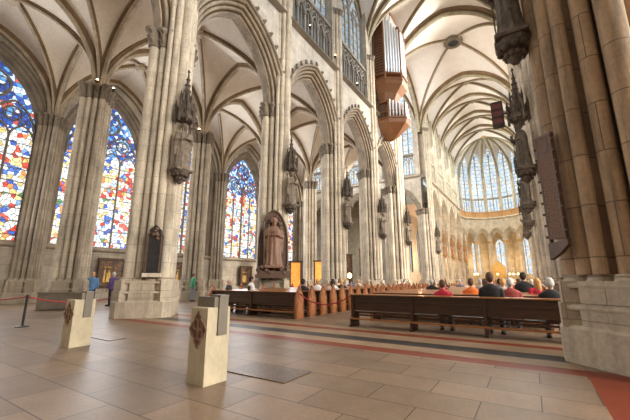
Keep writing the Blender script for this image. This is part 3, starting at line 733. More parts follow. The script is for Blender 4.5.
place_rows(lambda: amb(20), 'wall_ambulatory', [(XN - r2 + AR - 2.9 - 5.9 * k, YC1 + 7.5, 0) for k in range(4)])
m = MB(); m.add([(XN - 26, YC1, 19.6), (XN, YC1, 19.6), (XN, YC1 + 8, 19.6), (XN - 26, YC1 + 8, 19.6)], [(0, 1, 2, 3)]); struct(m.build('ceiling', M['web']))
m = MB(); m.add([(XW - .3, YC0, 0), (XN - 24.3, YC0, 0), (XN - 24.3, YC0, 38), (XW - .3, YC0, 38)], [(0, 1, 2, 3)]); struct(m.build('wall_transept', M['wall']))

for nm, pts in (('wall_ambulatory', [(XC - r2 - .6, YC1), (XC - r2 - .6, YAP)] + [(XC + (r2 + .9) * math.cos(PI - PI * i / 14), YAP + (r2 + .9) * math.sin(PI - PI * i / 14)) for i in range(1, 14)] + [(XC + r2 + .6, YAP), (XC + r2 + .6, YC1)]),
                ('wall_ambulatory', [(-46, YC1 + 8.3), (XC - r2 - .4, YC1 + 8.3)]), ('wall_transept', [(XN - 24.6, YC0 - 1), (XN - 24.6, YC1 + 9)])):
    m = MB(); m.loft([[(x, y, 0) for x, y in pts], [(x, y, 21) for x, y in pts]], False, False); struct(m.build(nm, M['choir'] if 'amb' in nm else M['wall']))
m = MB(); pts = [(XC + (AR + .45) * math.cos(PI - PI * i / 28), YAP + (AR + .45) * math.sin(PI - PI * i / 28)) for i in range(29)]
m.loft([[(x, y, 15) for x, y in pts], [(x, y, 38) for x, y in pts]], False, False); struct(m.build('wall_apse', M['choir']))
XSW = XS + (XN - XW)
wn = [o for o in bpy.data.objects if o.name == 'wall_north'][0]
for k, y in enumerate(NY + NX):
    o = dup(wn, (XSW + .25, y, 0), -PI / 2); o.name = 'wall_south'
    if k < len(NY):
        o = dup(g0, (XSW + .25, y, 0), -PI / 2); o.name = 'window_%d' % WIN[0]; WIN[0] += 1
vi, vo = [[o for o in bpy.data.objects if o.name.startswith('ceiling') and not o.parent and abs(o.location.x - q) < .01][0] for q in ((XN + XA) / 2, (XA + XW) / 2)]
for y in NY + NX:
    dup(vi, (XS + HXI, y, 0), PI); dup(vo, (XS + 2 * HXI + HXO, y, 0), PI)
for k, y in enumerate(PY):
    if k: tag(dup(AP, (XS + 2 * HXI, y, 0)), ['', 'aisle column hidden behind the huge right pier', 'second aisle column hidden behind the right arcade', 'third aisle column hidden behind the right arcade', 'fourth aisle column hidden behind the right arcade'][k], 'column')
# ------------------------------------------------------------------ carved figures
def statue_mesh():
    b = MB(); n = 40; rings = []
    for z, r, sy in ((0, .30, .8), (.05, .31, .8), (.35, .27, .78), (.8, .25, .76), (1.1, .26, .74), (1.3, .27, .72), (1.48, .25, .66), (1.58, .17, .7), (1.63, .09, .9)):
        rg = []
        for i in range(n):
            th = 2 * PI * i / n; fold = (.035 * math.sin(9 * th + 1.5 * z) + .02 * math.sin(15 * th - 2 * z)) * max(0, 1 - z / 1.5)
            rr = r + fold; rg.append((rr * math.cos(th) * 1.0, rr * sy * math.sin(th), z))
        rings.append(rg)
    b.loft(rings)
    b.caps_((0, -.01, 1.58), (0, -.02, 1.7), .07, .065)
    b.ball((0, -.03, 1.80), .13, 14, 10, (.85, 1, 1.18)); b.ball((0, -.11, 1.68), .08, 10, 8, (.8, .7, 1.4)); b.ball((0, -.165, 1.80), .028, 8, 6, (.7, 1, 1.2))
    b.ball((0, .0, 1.85), .14, 14, 8, (.95, 1.0, .95))
    for s in (-1, 1):
        b.caps_((s * .22, 0, 1.46), (s * .30, -.06, 1.16), .085, .07); b.caps_((s * .30, -.06, 1.16), (s * .10, -.26, 1.22), .07, .05); b.ball((s * .08, -.29, 1.23), .055, 8, 6)
        b.caps_((s * .26, 0, 1.2), (s * .27, .02, .55), .10, .06)
    b.box((.06, -.30, 1.30), (.18, .07, .24)); b.caps_((-.24, -.24, .05), (-.20, -.26, 1.65), .02, .02)
    b.box((0, 0, -.04), (.66, .56, .1))
    return remeshed(b, 'statue_figure', .022, 2)
SM = statue_mesh()
def oct_(r, z, a0=PI / 8, n=8): return [(r * math.cos(a0 + 2 * PI * k / n), r * math.sin(a0 + 2 * PI * k / n), z) for k in range(n)]
def make_statue(mat=None, spire=True):
    """figure on a carved console under a pinnacled canopy; origin at the wall side, console bottom"""
    mat = mat or M['statue']; root = empty('statue')
    b = MB(); b.loft([oct_(r, z) for r, z in ((.08, -.1), (.16, 0), (.22, .12), (.20, .2), (.36, .28), (.40, .34), (.42, .38), (.42, .5), (.36, .54))])
    for k in range(10):
        a = 2 * PI * k / 10; b.ball((.30 * math.cos(a), .30 * math.sin(a), .28), .09, 7, 5); b.ball((.2 * math.cos(a + .3), .2 * math.sin(a + .3), .1), .07, 7, 5)
    b.box((0, .32, .52), (.35, .5, .3)); b.build('console', mat, root, smooth=True, angle=30)
    f = link_mesh('figure', SM, M['figure'], root, (0, -.02, .54)); f.scale = (1.32, 1.25, 1.13)
    b = MB(); z0 = 2.86
    b.loft([oct_(r, z0 + z) for r, z in ((.36, 0), (.44, .05), (.44, .2), (.40, .25), (.38, .55), (.30, .6), (.26, .9), (.2, .95), (.16, 1.3), (.08, 1.9), (.03, 2.5), (.07, 2.56), (.02, 2.68))])
    for k in range(8):
        a = 2 * PI * k / 8 + PI / 8; cx, cy = .43 * math.cos(a), .43 * math.sin(a)
        b.loft([[(cx + .055 * math.cos(q), cy + .055 * math.sin(q), z0 + z) for q in (0, PI / 2, PI, 3 * PI / 2)] for z in (-.12, .62)])
        b.lathe([(.055, .62), (.075, .66), (.01, 1.0)], 6, (cx, cy, z0)); cx *= .6; cy *= .6
        b.lathe([(.04, .6), (.055, 1.2), (.01, 1.55)], 6, (cx, cy, z0))
        for j in range(4): b.ball(((.17 - j * .035) * math.cos(a), (.17 - j * .035) * math.sin(a), z0 + 1.25 + .3 * j), .04, 6, 4)
        am = a + PI / 8                                     # little gable between the pinnacles
        b.tube([(.42 * math.cos(a), .42 * math.sin(a), z0 + .1), (.44 * math.cos(am), .44 * math.sin(am), z0 + .62), (.42 * math.cos(a + PI / 4), .42 * math.sin(a + PI / 4), z0 + .1)], .035, 5)
    b.box((0, .30, z0 + .3), (.3, .45, .35)); b.build('canopy', mat, root, smooth=True, angle=30)
    return root
S0 = make_statue()
sl = ['dark canopied statue on the broad pier left of centre with the tablet', 'dark canopied statue just right of and above the brown carved saint', 'dark canopied statue on the pier one bay beyond the carved saint', 'dark canopied statue on the pier left of the hanging organ']
off = 1.52
stat = [(XN + off, PY[1], 5.75, PI / 2), (XN + off, PY[2], 5.75, PI / 2), (XN + off, PY[3], 5.75, PI / 2), (XN + off, PY[4], 5.75, PI / 2), (XN + off + .2, YC0, 5.75, PI / 2), (XN + off + .2, YC1, 5.75, PI / 2)]
sl += ['dark statue on the crossing pier right of the organ', 'dark statue on the pinkish pier at the mouth of the choir']
for k in range(1, 5): stat.append((XN + 1.2, YC1 + CB * k, 5.6, PI / 2)); sl.append('small statue on the %s pale choir pier of the left side' % ['first', 'second', 'third', 'fourth'][k - 1])
stat.append((XS - 1.72, 8.35, 6.6, -PI / 2)); sl.append('statue on an octagonal console high on the huge right foreground pier')
for k in (2, 3, 4): stat.append((XS - off - .12, PY[k], 5.75, -PI / 2)); sl.append(['dark statue below the huge right pier\'s console, topmost of the silhouettes', 'dark statue in silhouette, middle of the right-hand stack', 'dark statue in silhouette, lowest of the right-hand stack'][k - 2])
stat.append((XS - off - .3, YC0, 5.75, -PI / 2)); sl.append('dark statue on the right crossing pier beyond the silhouettes')
for k, (x, y, z, r) in enumerate(stat):
    o = S0 if k == 0 else dup(S0, (0, 0, 0))
    o.location = (x, y, z); o.rotation_euler = (0, 0, r); tag(o, sl[k], 'statue', 'statues on the pier fronts')
for q in list(bpy.data.objects):
    if q.get('label', '').startswith('small statue on the'):
        for c in kids(q): c.material_slots[0].link = 'OBJECT'; c.material_slots[0].material = M['choir_statue']
for q in list(bpy.data.objects):
    if q.get('category') == 'statue' and q.location.x > XC:
        for c in kids(q):
            if c.name.startswith('figure'): c.material_slots[0].material = M['statue']  # darker stone puts the shade of the south silhouettes into colour
# S1 console is larger and octagonal
o.scale = (1, 1, 1)
for q in bpy.data.objects:
    if q.get('label', '').startswith('statue on an octagonal'):
        q.scale = (1.0, 1.0, 1.0)
        for c in kids(q):
            if not c.name.startswith('figure'): c.material_slots[0].link = 'OBJECT'; c.material_slots[0].material = M['brown_wood'] if False else M['statue']

# ------------------------------------------------------------------ brown carved saint against the second pier
sx, sy = XN + 1.02, PY[2] - 1.02
root = empty('carved_saint', (sx, sy, 1.60), PI / 4)
b = MB(); ov = []
for th in [PI * k / 16 for k in range(17)]: ov.append((-.84 * math.cos(th) * (1 - .22 * math.sin(th)), 2.7 + 1.45 * math.sin(th)))
pl_ = [(-.84, 0.1), (-.88, 1.2), (-.86, 2.4)] + ov[1:-1] + [(.86, 2.4), (.88, 1.2), (.84, .1)]
b.loft([[(x, .16, z) for x, z in pl_], [(x, .05, z) for x, z in pl_]]); b.tube([(x, .03, z) for x, z in pl_], .07, 8)
for k in range(46):
    x = random.uniform(-.7, .7); z = random.uniform(.6, 3.8)
    b.ball((x * (1 if z < 2.6 else .75), .03, z), random.uniform(.05, .12), 7, 5)
b.build('backboard', M['brown_wood'], root, smooth=True, angle=30)
b = MB(); b.box((0, -.15, .12), (2.1, .75, .22)); b.box((0, -.22, .32), (1.9, .6, .2))
for k in range(60):
    a = random.uniform(-1, 1); b.ball((a * .95, random.uniform(-.5, 0), random.uniform(.35, .75) * (1 - .2 * abs(a))), random.uniform(.08, .17), 7, 5)
b.build('rocky_base', M['brown_wood'], root, smooth=True, angle=30)
f = link_mesh('figure', SM, M['saint'], root, (0, -.28, .72)); f.scale = (1.7, 1.3, 1.5)
b = MB(); b.caps_((-.55, -.35, .7), (-.62, -.45, 3.4), .04, .035, 8); b.build('staff', M['brown_wood'], root, smooth=True)
b = MB(); b.ball((.32, -.3, 3.25), .14, 10, 8); b.caps_((.34, -.28, 2.95), (.36, -.25, 3.1), .16, .12); b.build('child_figure', M['brown_wood'], root, smooth=True)
tag(root, 'large brown carved saint with staff on an arched backboard at the pier foot', 'sculpture')

# dark upright tablet on the first pier
root = empty('tablet', (XN + 1.13, PY[1] - .62, 1.78), math.radians(50)); b = MB()
pr = [(-.30, 0), (.30, 0), (.30, 1.55), (.22, 1.62), (.22, 1.78), (0, 2.0), (-.22, 1.78), (-.22, 1.62), (-.30, 1.55)]
b.loft([[(x, .22, z) for x, z in pr], [(x, -.02, z) for x, z in pr], [(x * .92, -.06, z * .98 + .02) for x, z in pr]]); b.build('slab', M['iron'], root)
b = MB()
for k in range(7): b.ball((random.uniform(-.12, .12), -.06, 1.45 + random.uniform(-.1, .35)), .09, 8, 6)
b.caps_((-.25, -.06, 0.05), (-.25, -.06, 1.5), .03, .03, 6); b.caps_((.25, -.06, .05), (.25, -.06, 1.5), .03, .03, 6); b.build('relief', M['brown_wood'], root, smooth=True)
b = MB(); b.box((0, .08, -.08), (.68, .34, .16)); b.build('bracket', M['pier'], root)
tag(root, 'tall dark tablet with a carved top on the broad left pier', 'tablet')

# framed mosaic board on the big right pier
root = empty('framed_board', (.56, 7.92, 2.08), math.radians(-43)); b = MB(); w = .145
b.box((0, -.02, 1.25), (.30, .08, 2.1)); b.build('mosaic_field', M['mosaic'], root)
b = MB()
for s in (-1, 1): b.box((s * .16, -.02, 1.22), (.03, .09, 2.2))
b.box((0, -.02, 2.32), (.38, .10, .05)); b.box((0, -.02, 1.98), (.32, .09, .05)); b.box((.07, -.02, 2.15), (.04, .09, .35))
b.loft([[(x, y, z) for x, z in ((-.20, .12), (.20, .18), (.20, .08), (.02, -.08), (-.20, -.2))] for y in (.03, -.07)])
for k in range(9): b.ball((.2, -.06, .35 + k * .23), .03, 6, 5); b.ball((-.2, -.06, .25 + k * .23), .03, 6, 5)
b.build('frame', M['brown_wood'], root, smooth=True, angle=30)
tag(root, 'narrow dark framed mosaic board leaning along the huge right pier', 'board')
root = empty('red_box', (-.45, PY[2] + .1, 8.6), 0); b = MB(); b.box((0, 0, .55), (.42, .42, 1.1)); b.build('body', M['redbox'], root)
b = MB()
for z in (0, .37, .74, 1.1): b.box((0, 0, z), (.48, .48, .07))
for i in (-1, 1):
    for j in (-1, 1): b.box((i * .22, j * .22, .55), (.05, .05, 1.12))
b.tube([(.2, 0, .55), (1.0, 0, .55)], .04, 6); b.build('frame', M['iron'], root); tag(root, 'dark red box in a black frame beside the right-hand statue canopies', 'box')

# ------------------------------------------------------------------ the hanging organ
root = empty('organ', (XN + .75, 36.5, 18.0), PI / 2); root.scale = (1.22, 1.18, 1)      # local -y points into the nave, x along the wall
def prow(w, d, z, back=.0): return [(-w, back, z), (-w, -d * .45, z), (-w * .45, -d, z), (w * .45, -d, z), (w, -d * .45, z), (w, back, z)]
b = MB(); b.loft([prow(.1, 1.0, 0, -.9), prow(.55, 1.6, .5), prow(1.4, 2.6, 1.7), prow(1.5, 2.75, 2.1), prow(1.45, 2.65, 2.2)]); b.build('lower_console', M['organ_wood'], root)
b = MB()
for z, s in ((2.25, 1.0), (3.1, .96)): b.loft([prow(1.48 * s, 2.7 * s, z), prow(1.52 * s, 2.75 * s, z + .12), prow(1.45 * s, 2.65 * s, z + .18)])
b.loft([prow(1.15, 2.1, 2.2), prow(1.15, 2.1, 4.4)])
for x, y in [(p[0], p[1]) for p in prow(1.42, 2.6, 0)]: b.box((x, y, 3.3), (.13, .13, 2.3))
for x in (-1.2, 0, 1.2): b.box((x, -.8, 4.5), (.5, 1.0, .2))
b.build('lower_case', M['organ_wood'], root)
b = MB(); b.loft([prow(1.1, 1.9, 4.5), prow(.95, 1.5, 5.0), prow(1.3, 1.9, 5.8), prow(1.85, 2.5, 6.6), prow(1.95, 2.65, 7.0), prow(1.9, 2.55, 7.1)]); b.build('upper_console', M['organ_wood'], root)
b = MB(); b.loft([prow(1.6, 1.7, 7.0), prow(1.6, 1.7, 17.2)])
for z in (7.1, 7.8): b.loft([prow(1.95, 2.6, z), prow(2.0, 2.68, z + .15), prow(1.92, 2.55, z + .22)])
for x, y, zt in ((-1.88, -1.15, 16.6), (1.88, -1.15, 16.6), (-.85, -2.5, 14.2), (.85, -2.5, 14.2), (-1.88, 0, 17.6), (1.88, 0, 17.6)): b.box((x, y, (7.1 + zt) / 2), (.16, .16, zt - 7.1))
b.box((0, -.6, 17.5), (3.9, 1.6, .5)); b.box((0, -.5, 18.0), (3.5, 1.4, .6)); b.box((0, -.4, 18.5), (2.8, 1.1, .5)); b.box((0, -1.9, 14.3), (1.9, 1.3, .3))
b.build('upper_case', M['organ_wood'], root)
b = MB()
for s in (-1, 1): b.box((s * 1.72, -.55, 12.5), (.10, 1.0, 9.2)); b.box((s * 1.2, -.5, 3.4), (.2, .6, 1.6))
b.build('side_grille', M['organ_dark'], root)
b = MB()
for s in (-1, 1):
    for k in range(22): b.box((s * 1.79, -.55, 8.5 + k * .39), (.07, .96, .14))
b.build('grille_slat', M['organ_wood'], root)['kind'] = 'stuff'
UC = [c for c in kids(root) if c.name.startswith('upper_case')][0]; LC = [c for c in kids(root) if c.name.startswith('lower_case')][0]
def pipes(pts, z0, r, hf, nm='pipe'):
    par = UC if z0 > 5 else LC
    for k, (x, y) in enumerate(pts):
        h = hf(k / max(1, len(pts) - 1)); b = MB()
        b.lathe([(.02, z0), (r * .55, z0 + .05), (r, z0 + .65 * min(1, h / 3)), (r, z0 + h), (r * .8, z0 + h), (r * .8, z0 + h - .1)], 12, (x, y, 0))
        b.box((x, y - r * .9, z0 + .72 * min(1, h / 3)), (r * 1.0, r * .5, .07)); b.build(nm, M['pipe'], par, smooth=True, angle=35)
def seg(a, c, n): return [(a[0] + (c[0] - a[0]) * (i + .5) / n, a[1] + (c[1] - a[1]) * (i + .5) / n) for i in range(n)]
U = [(p[0], p[1]) for p in prow(1.85, 2.45, 0)]
pipes(seg(U[1], U[2], 6), 8.0, .125, lambda t: 8.2 - 2.2 * t); pipes(seg(U[2], U[3], 7), 8.0, .10, lambda t: 5.4 + 1.2 * math.sin(PI * t)); pipes(seg(U[3], U[4], 6), 8.0, .125, lambda t: 6.0 + 2.2 * t)
pipes(seg((-1.5, -1.45), (1.5, -1.45), 11), 11.6, .12, lambda t: 5.6 - .6 * math.sin(PI * t)); pipes(seg((-1.4, -1.75), (1.4, -1.75), 9), 8.0, .11, lambda t: 8.0)
Lw = [(p[0], p[1]) for p in prow(1.38, 2.55, 0)]
pipes(seg(Lw[1], Lw[2], 5), 2.45, .09, lambda t: 2.2 - .7 * t); pipes(seg(Lw[2], Lw[3], 6), 2.45, .08, lambda t: 1.4 + .5 * math.sin(PI * t)); pipes(seg(Lw[3], Lw[4], 5), 2.45, .09, lambda t: 1.5 + .7 * t)
tag(root, 'tall swallow-nest organ of brown wood and silver pipes hanging on the nave wall', 'organ')

# ------------------------------------------------------------------ stone offering posts with steel straps
def steel(root, x1, w, d, h, boxw, hood):
    b = MB(); b.box((0, .02, h + hood / 2), (w * 1.02, boxw * 1.5, hood)); b.build('coin_box', M['steel'], root)
    b = MB(); b.box((x1, .06, h - .18), (.03, .17, .46)); b.box((x1 - .1, .06, h + hood + .012), (.26, .17, .03)); b.box((x1, .06, h + hood / 2), (.034, .17, hood + .05)); b.build('strap', M['steel'], root)
def post(x, y, rz, w, d, h, lab):
    root = empty('offering_post', (x, y, 0), rz)
    b = MB(); o1 = [(-w / 2, -d / 2), (w / 2, -d / 2), (w / 2, d / 2), (-w / 2, d / 2)]; sc_ = .97
    b.loft([[(px, py, 0) for px, py in o1], [(px, py, h - .015) for px, py in o1], [(px * sc_, py * sc_, h) for px, py in o1]]); b.build('stone_block', M['limestone'], root)
    zc = h - .32
    b = MB(); y0 = -d / 2 - .002
    qf = []
    for k in range(64):
        a = 2 * PI * k / 64; r = .125 + .045 * abs(math.cos(2 * a)) + (.025 if abs(math.cos(2 * a)) > .93 else 0); qf.append((r * math.sin(a), zc + r * math.cos(a) * 1.3))
    b.loft([[(px, y0, pz) for px, pz in qf], [(px, y0 + .012, pz) for px, pz in qf]])
    qp = b.build('quatrefoil_panel', M['redstone'], root)
    b = MB()
    for k in range(4):
        a = k * PI / 2 + PI / 4
        b.tube([(.08 * math.sin(a) + .062 * math.sin(q), y0 - .005, zc + 1.25 * (.08 * math.cos(a) + .062 * math.cos(q))) for q in [2 * PI * j / 10 for j in range(10)]], .010, 5, True)
    b.tube([(qx * 1.04, y0 - .003, zc + (qz - zc) * 1.04) for qx, qz in qf], .012, 5, True); b.build('quatrefoil_tracery', M['tracery_brown'], qp, smooth=True)
    x1 = w / 2 + .012; steel(root, x1, w, d, h, .16, .155); tag(root, lab, 'offering post')
    return root, x1
post(-4.30, 3.66, math.radians(-3), .41, .42, 1.09, 'near pale stone post with a dark carved quatrefoil and steel strap on the open floor')
post(-9.10, 3.84, math.radians(4), .37, .46, 1.05, 'smaller pale stone post farther left with steel strap, beside the roped column')
def plate(x, y, w, d, lab):
    b = MB(); b.box((0, 0, .006), (w, d, .012)); o = b.build('floor_plate', M['brass'], None, (x, y, 0)); tag(o, lab, 'floor plate')
plate(-3.85, 4.56, 1.22, .72, 'brown bronze plate set in the floor right of the near stone post')
plate(-9.55, 4.78, .95, .42, 'small bronze plate set in the floor behind the farther stone post')

# ------------------------------------------------------------------ pews
def carved_end(b, x, s):
    pr = [(-.27, 0), (.27, 0), (.27, .78), (.21, .90), (.15, 1.02), (.06, 1.16), (0, 1.24), (-.06, 1.16), (-.15, 1.02), (-.21, .90), (-.27, .78)]
    b.loft([[(x - .045, y, z) for y, z in pr], [(x + .045, y, z) for y, z in pr]])
    for q in (-1, 1):
        xx = x + q * .05
        b.tube([(xx, y * .86, .05 + z * .93) for y, z in pr], .018, 5, True)
        b.tube([(xx, .12 * math.cos(a), .86 + .12 * math.sin(a)) for a in [2 * PI * j / 12 for j in range(12)]], .018, 5, True)
        b.box((xx, 0, .38), (.03, .30, .5)); b.tube([(xx, -.12, .15), (xx, -.12, .58), (xx, 0, .7), (xx, .12, .58), (xx, .12, .15)], .018, 5)
    b.ball((x, 0, 1.24), .06, 8, 6)
def pew(x0, x1, ends=(True, True), low=False):
    """seen from behind: rows face +y"""
    root = empty('pew'); L_ = x1 - x0; c = 0
    b = MB(); b.box((0, -.02, .76), (L_, .045, .50)); b.box((0, -.05, .985), (L_, .05, .04)); b.box((0, -.055, .80), (L_, .03, .03)); b.build('backrest', M['oak'], root)
    b = MB(); b.loft([[(x, y, z) for y, z in ((-.14, 1.005), (.06, 1.005), (.06, 1.045), (-.14, 1.035))] for x in (-L_ / 2, L_ / 2)]); b.build('top_ledge', M['oak_top'], root)
    b = MB(); b.box((0, .25, .455), (L_, .42, .045)); b.box((0, .44, .42), (L_, .04, .08)); b.build('seat', M['oak'], root)
    b = MB(); b.box((0, -.12, .25), (L_, .15, .045)); b.build('kneeler', M['oak_top'], root)
    b = MB(); b.box((0, .05, .36), (L_, .05, .05)); b.build('rail', M['oak'], root)
    k = max(2, int(L_ / 1.9)); 
    for i in range(k + 1):
        x = -L_ / 2 + .06 + (L_ - .12) * i / k; b = MB()
        b.box((x, -.05, .51), (.09, .10, .98)); b.box((x, .15, .22), (.08, .40, .44)); b.box((x, -.10, .12), (.07, .22, .24)); b.box((x, .05, .03), (.10, .60, .06)); b.build('support', M['oak'], root)
    for s, e in zip((-1, 1), ends):
        if e:
            b = MB(); carved_end(b, s * (L_ / 2 + .04), s); b.build('carved_end', M['oak_end'], root, smooth=True, angle=30)
    return root
LX = (-13.0, -7.95); RX = (-5.22, .30)
pl = pew(LX[0], LX[1]); pr = pew(RX[0], RX[1] + .6, (False, False))
pr.location = ((RX[0] + RX[1] + .6) / 2, 10.45, 0); tag(pr, 'long dark pew across the right foreground, its back to the viewer', 'pew', 'pews of the right block')
pl.location = (sum(LX) / 2, 11.15, 0); tag(pl, 'rearmost pew of the left block, its long back and carved end facing the viewer', 'pew', 'pews of the left block')
p2 = pew(RX[0], RX[1]); rows = 22
for k in range(1, rows):
    y = 11.15 + .92 * k
    dup(pl, (pl.location.x, y, 0), 0, '%s pew of the left block, counted forward from the rope' % ORD[k].replace('nearest', 'first'))
    if k > 1 or True:
        o = p2 if k == 1 else dup(p2, (0, 0, 0)); o.location = (sum(RX) / 2, y + .35, 0); tag(o, '%s pew of the right block, counted forward from the foreground pew' % ORD[k], 'pew', 'pews of the right block')

# ------------------------------------------------------------------ ropes
def catenary(p, q, sag, n=18): return [tuple(p[i] + (q[i] - p[i]) * t - (sag * 4 * t * (1 - t) if i == 2 else 0) for i in range(3)) for t in [k / n for k in range(n + 1)]]
b = MB(); b.tube(catenary((-7.85, 11.05, .98), (-5.26, 10.47, .98), .36), .022, 8)
for p in ((-7.88, 11.05, .98), (-5.24, 10.47, .98)): b.ball(p, .04, 8, 6)
tag(b.build('barrier_rope', M['rope'], None, smooth=True), 'red rope sagging across the central aisle between the two pew blocks', 'rope')
px, py = -14.15, 4.34
root = empty('rope_post', (px, py, 0)); b = MB(); b.lathe([(.02, 0), (.19, 0), (.19, .02), (.05, .05), (.03, .06)], 16); b.build('foot', M['iron'], root, smooth=True, angle=30)
b = MB(); b.tube([(0, 0, .03), (0, 0, .96)], .035, 10); b.lathe([(.035, .92), (.05, .94), (.05, 1.0), (.03, 1.03), (.01, 1.04)], 10); b.build('pole', M['iron'], root, smooth=True, angle=30)
tag(root, 'black rope post with round foot standing on the floor at far left', 'rope post')
for a, z, nm in (((-18.5, 2.6, .80), .12, 'red rope running left from the black post out of the picture'), ((XN - 1.6, PY[1] - .1, .95), .30, 'red rope sagging from the black post to the broad left pier')):
    b = MB(); b.tube(catenary((px, py, .96), a, z), .02, 8); tag(b.build('barrier_rope', M['rope'], None, smooth=True), nm, 'rope')
b = MB(); b.box((0, 0, .45), (2.0, 1.0, .84)); b.box((0, 0, .86), (2.1, 1.1, .06)); b.box((0, -.51, .42), (1.7, .04, .62))  # added block serving as the aisle column's plinth
tag(b.build('column_plinth_block', M['dark'], None, (XA + 1.05, PY[1] - .58, 0), math.radians(62)), 'low dark stone block at the foot of the thick left aisle column', 'block')

# ------------------------------------------------------------------ framed reliefs on the outer wall, lit panels, lamps
def relief(loc, rz, w, h, lab, name='framed_painting', mat=None, cat='painting'):
    root = empty(name, loc, rz); b = MB(); b.box((0, 0, h / 2), (w, .10, h)); b.build('panel', mat or M['painting'], root); b = MB()
    for s in (-1, 1): b.box((s * w / 2, -.04, h / 2), (.14, .2, h + .14))
    b.box((0, -.04, 0), (w, .2, .14)); b.box((0, -.05, h), (w + .3, .24, .16)); b.build('frame', M['brown_wood'], root)
    if mat is None:
        b = MB()
        for k in range(7): x = random.uniform(-.32, .32) * w; b.caps_((x, -.06, h * .15), (x, -.06, h * random.uniform(.4, .6)), .09, .06, 8); b.ball((x, -.07, h * .68), .08, 8, 6)
        b.build('relief_figure', M['gold'], root, smooth=True)
    tag(root, lab, cat)
relief((XW + .12, 13.9, 1.05), PI / 2, 1.9, 2.1, 'framed dark relief on the outer wall behind the two standing visitors')
relief((XW + .12, 20.2, .9), PI / 2, 1.5, 2.2, 'framed dark relief on the outer wall behind the visitor in green')
relief((XW + .12, 29.2, .95), PI / 2, 1.7, 2.1, 'framed dark relief below the blue-headed window')
relief((-17.6, 24.2, .2), math.radians(40), .95, 2.9, 'tall orange backlit panel right of the brown carved saint', 'lit_panel', M['lit_orange'], 'lit panel')
relief((-18.0, 29.1, .2), math.radians(40), 1.3, 3.2, 'orange backlit panel between two piers, right of the other one', 'lit_panel', M['lit_orange'], 'lit panel')
relief((-17.2, 38.6, 2.0), math.radians(30), 1.5, 3.3, 'reddish hanging panel between piers left of the crossing', 'hanging_panel', M['redstone'], 'panel')
relief((-20.5, 37.5, .1), math.radians(35), 3.4, 4.6, 'dark carved altar with columns seen through the arch beyond the saint', 'side_altar')
def lamp(loc, lab):
    root = empty('spot_lamp', loc); b = MB(); b.ball((0, 0, 0), .065, 10, 8); b.build('bulb', M['bulb'], root, smooth=True)
    b = MB(); b.lathe([(.02, -.26), (.10, -.24), (.13, -.08), (.12, -.06)], 10); b.box((0, .1, -.2), (.05, .25, .05)); b.build('housing', M['iron'], root, smooth=True, angle=30); tag(root, lab, 'lamp', 'lit spot lamps')
r = .8 * 1.1
lamp((XA + .75, PY[1] - .45, ZS + .2), 'glowing lamp on the front of the thick left aisle column capital, left one of two')
lamp((XA + .8, PY[1] + .5, ZS + .1), 'glowing lamp on the thick left aisle column capital, right one of two')
lamp((XA + .4, PY[2] - .75, ZS + .2), 'glowing lamp on the capital of the aisle column behind the canopied statue')
lamp((XN + .75, 20.0, 22.6), 'glowing lamp in the nearest triforium bay'); lamp((XN + .9, 24.1, 22.3), 'glowing lamp beside the shaft between the triforium bays')
lamp((XN + .75, 29.2, 22.2), 'glowing lamp in the farther triforium bay')
root = empty('standing_lantern', (-13.9, 27.5, 0)); b = MB(); b.tube([(0, 0, 0), (0, 0, 1.7)], .04, 8); b.lathe([(.25, 0), (.25, .05), (.04, .12)], 12); b.build('pole', M['iron'], root, smooth=True, angle=30)
b = MB(); b.lathe([(.05, 1.65), (.17, 1.72), (.21, 1.95), (.13, 2.1), (.04, 2.14)], 12); b.build('shade', M['lantern'], root, smooth=True); tag(root, 'lit white globe lantern on a pole among the piers beyond the pews', 'lantern')
for k in range(6):
    root = empty('choir_candelabrum', (XC + random.uniform(-5, 5), 80 + random.uniform(-4, 5), 0)); b = MB(); b.lathe([(.4, 0), (.4, .1), (.06, .2), (.05, 2.4), (.3, 2.5)], 10); b.build('stand', M['gold'], root); b = MB()
    b.ball((0, 0, 2.75), .22, 8, 6); b.build('light', M['lantern'], root, smooth=True); tag(root, 'gilded candelabrum with a warm light far away in the choir, %s' % ['first', 'second', 'third', 'fourth', 'fifth', 'sixth'][k], 'candelabrum', 'choir candelabra'); 
    root['label'] = 'one of the tiny gilded candelabra with warm lights far away in the choir'
# high altar and choir screen far away
root = empty('high_altar', (XC, 88.0, 0)); b = MB(); b.box((0, 0, .9), (5.2, 1.8, 1.8)); b.box((0, 0, 1.85), (5.6, 2.0, .15)); b.build('table', M['choir'], root)
b = MB(); b.box((0, .5, 3.2), (3.0, .6, 2.6)); b.loft([[(x, y, 4.5) for x, y in ((-1.5, .2), (1.5, .2), (1.5, .8), (-1.5, .8))], [(x, y, 6.0) for x, y in ((-.1, .45), (.1, .45), (.1, .55), (-.1, .55))]]); b.build('gilded_shrine', M['gold'], root); tag(root, 'gilded high altar shrine far away in the choir', 'altar')
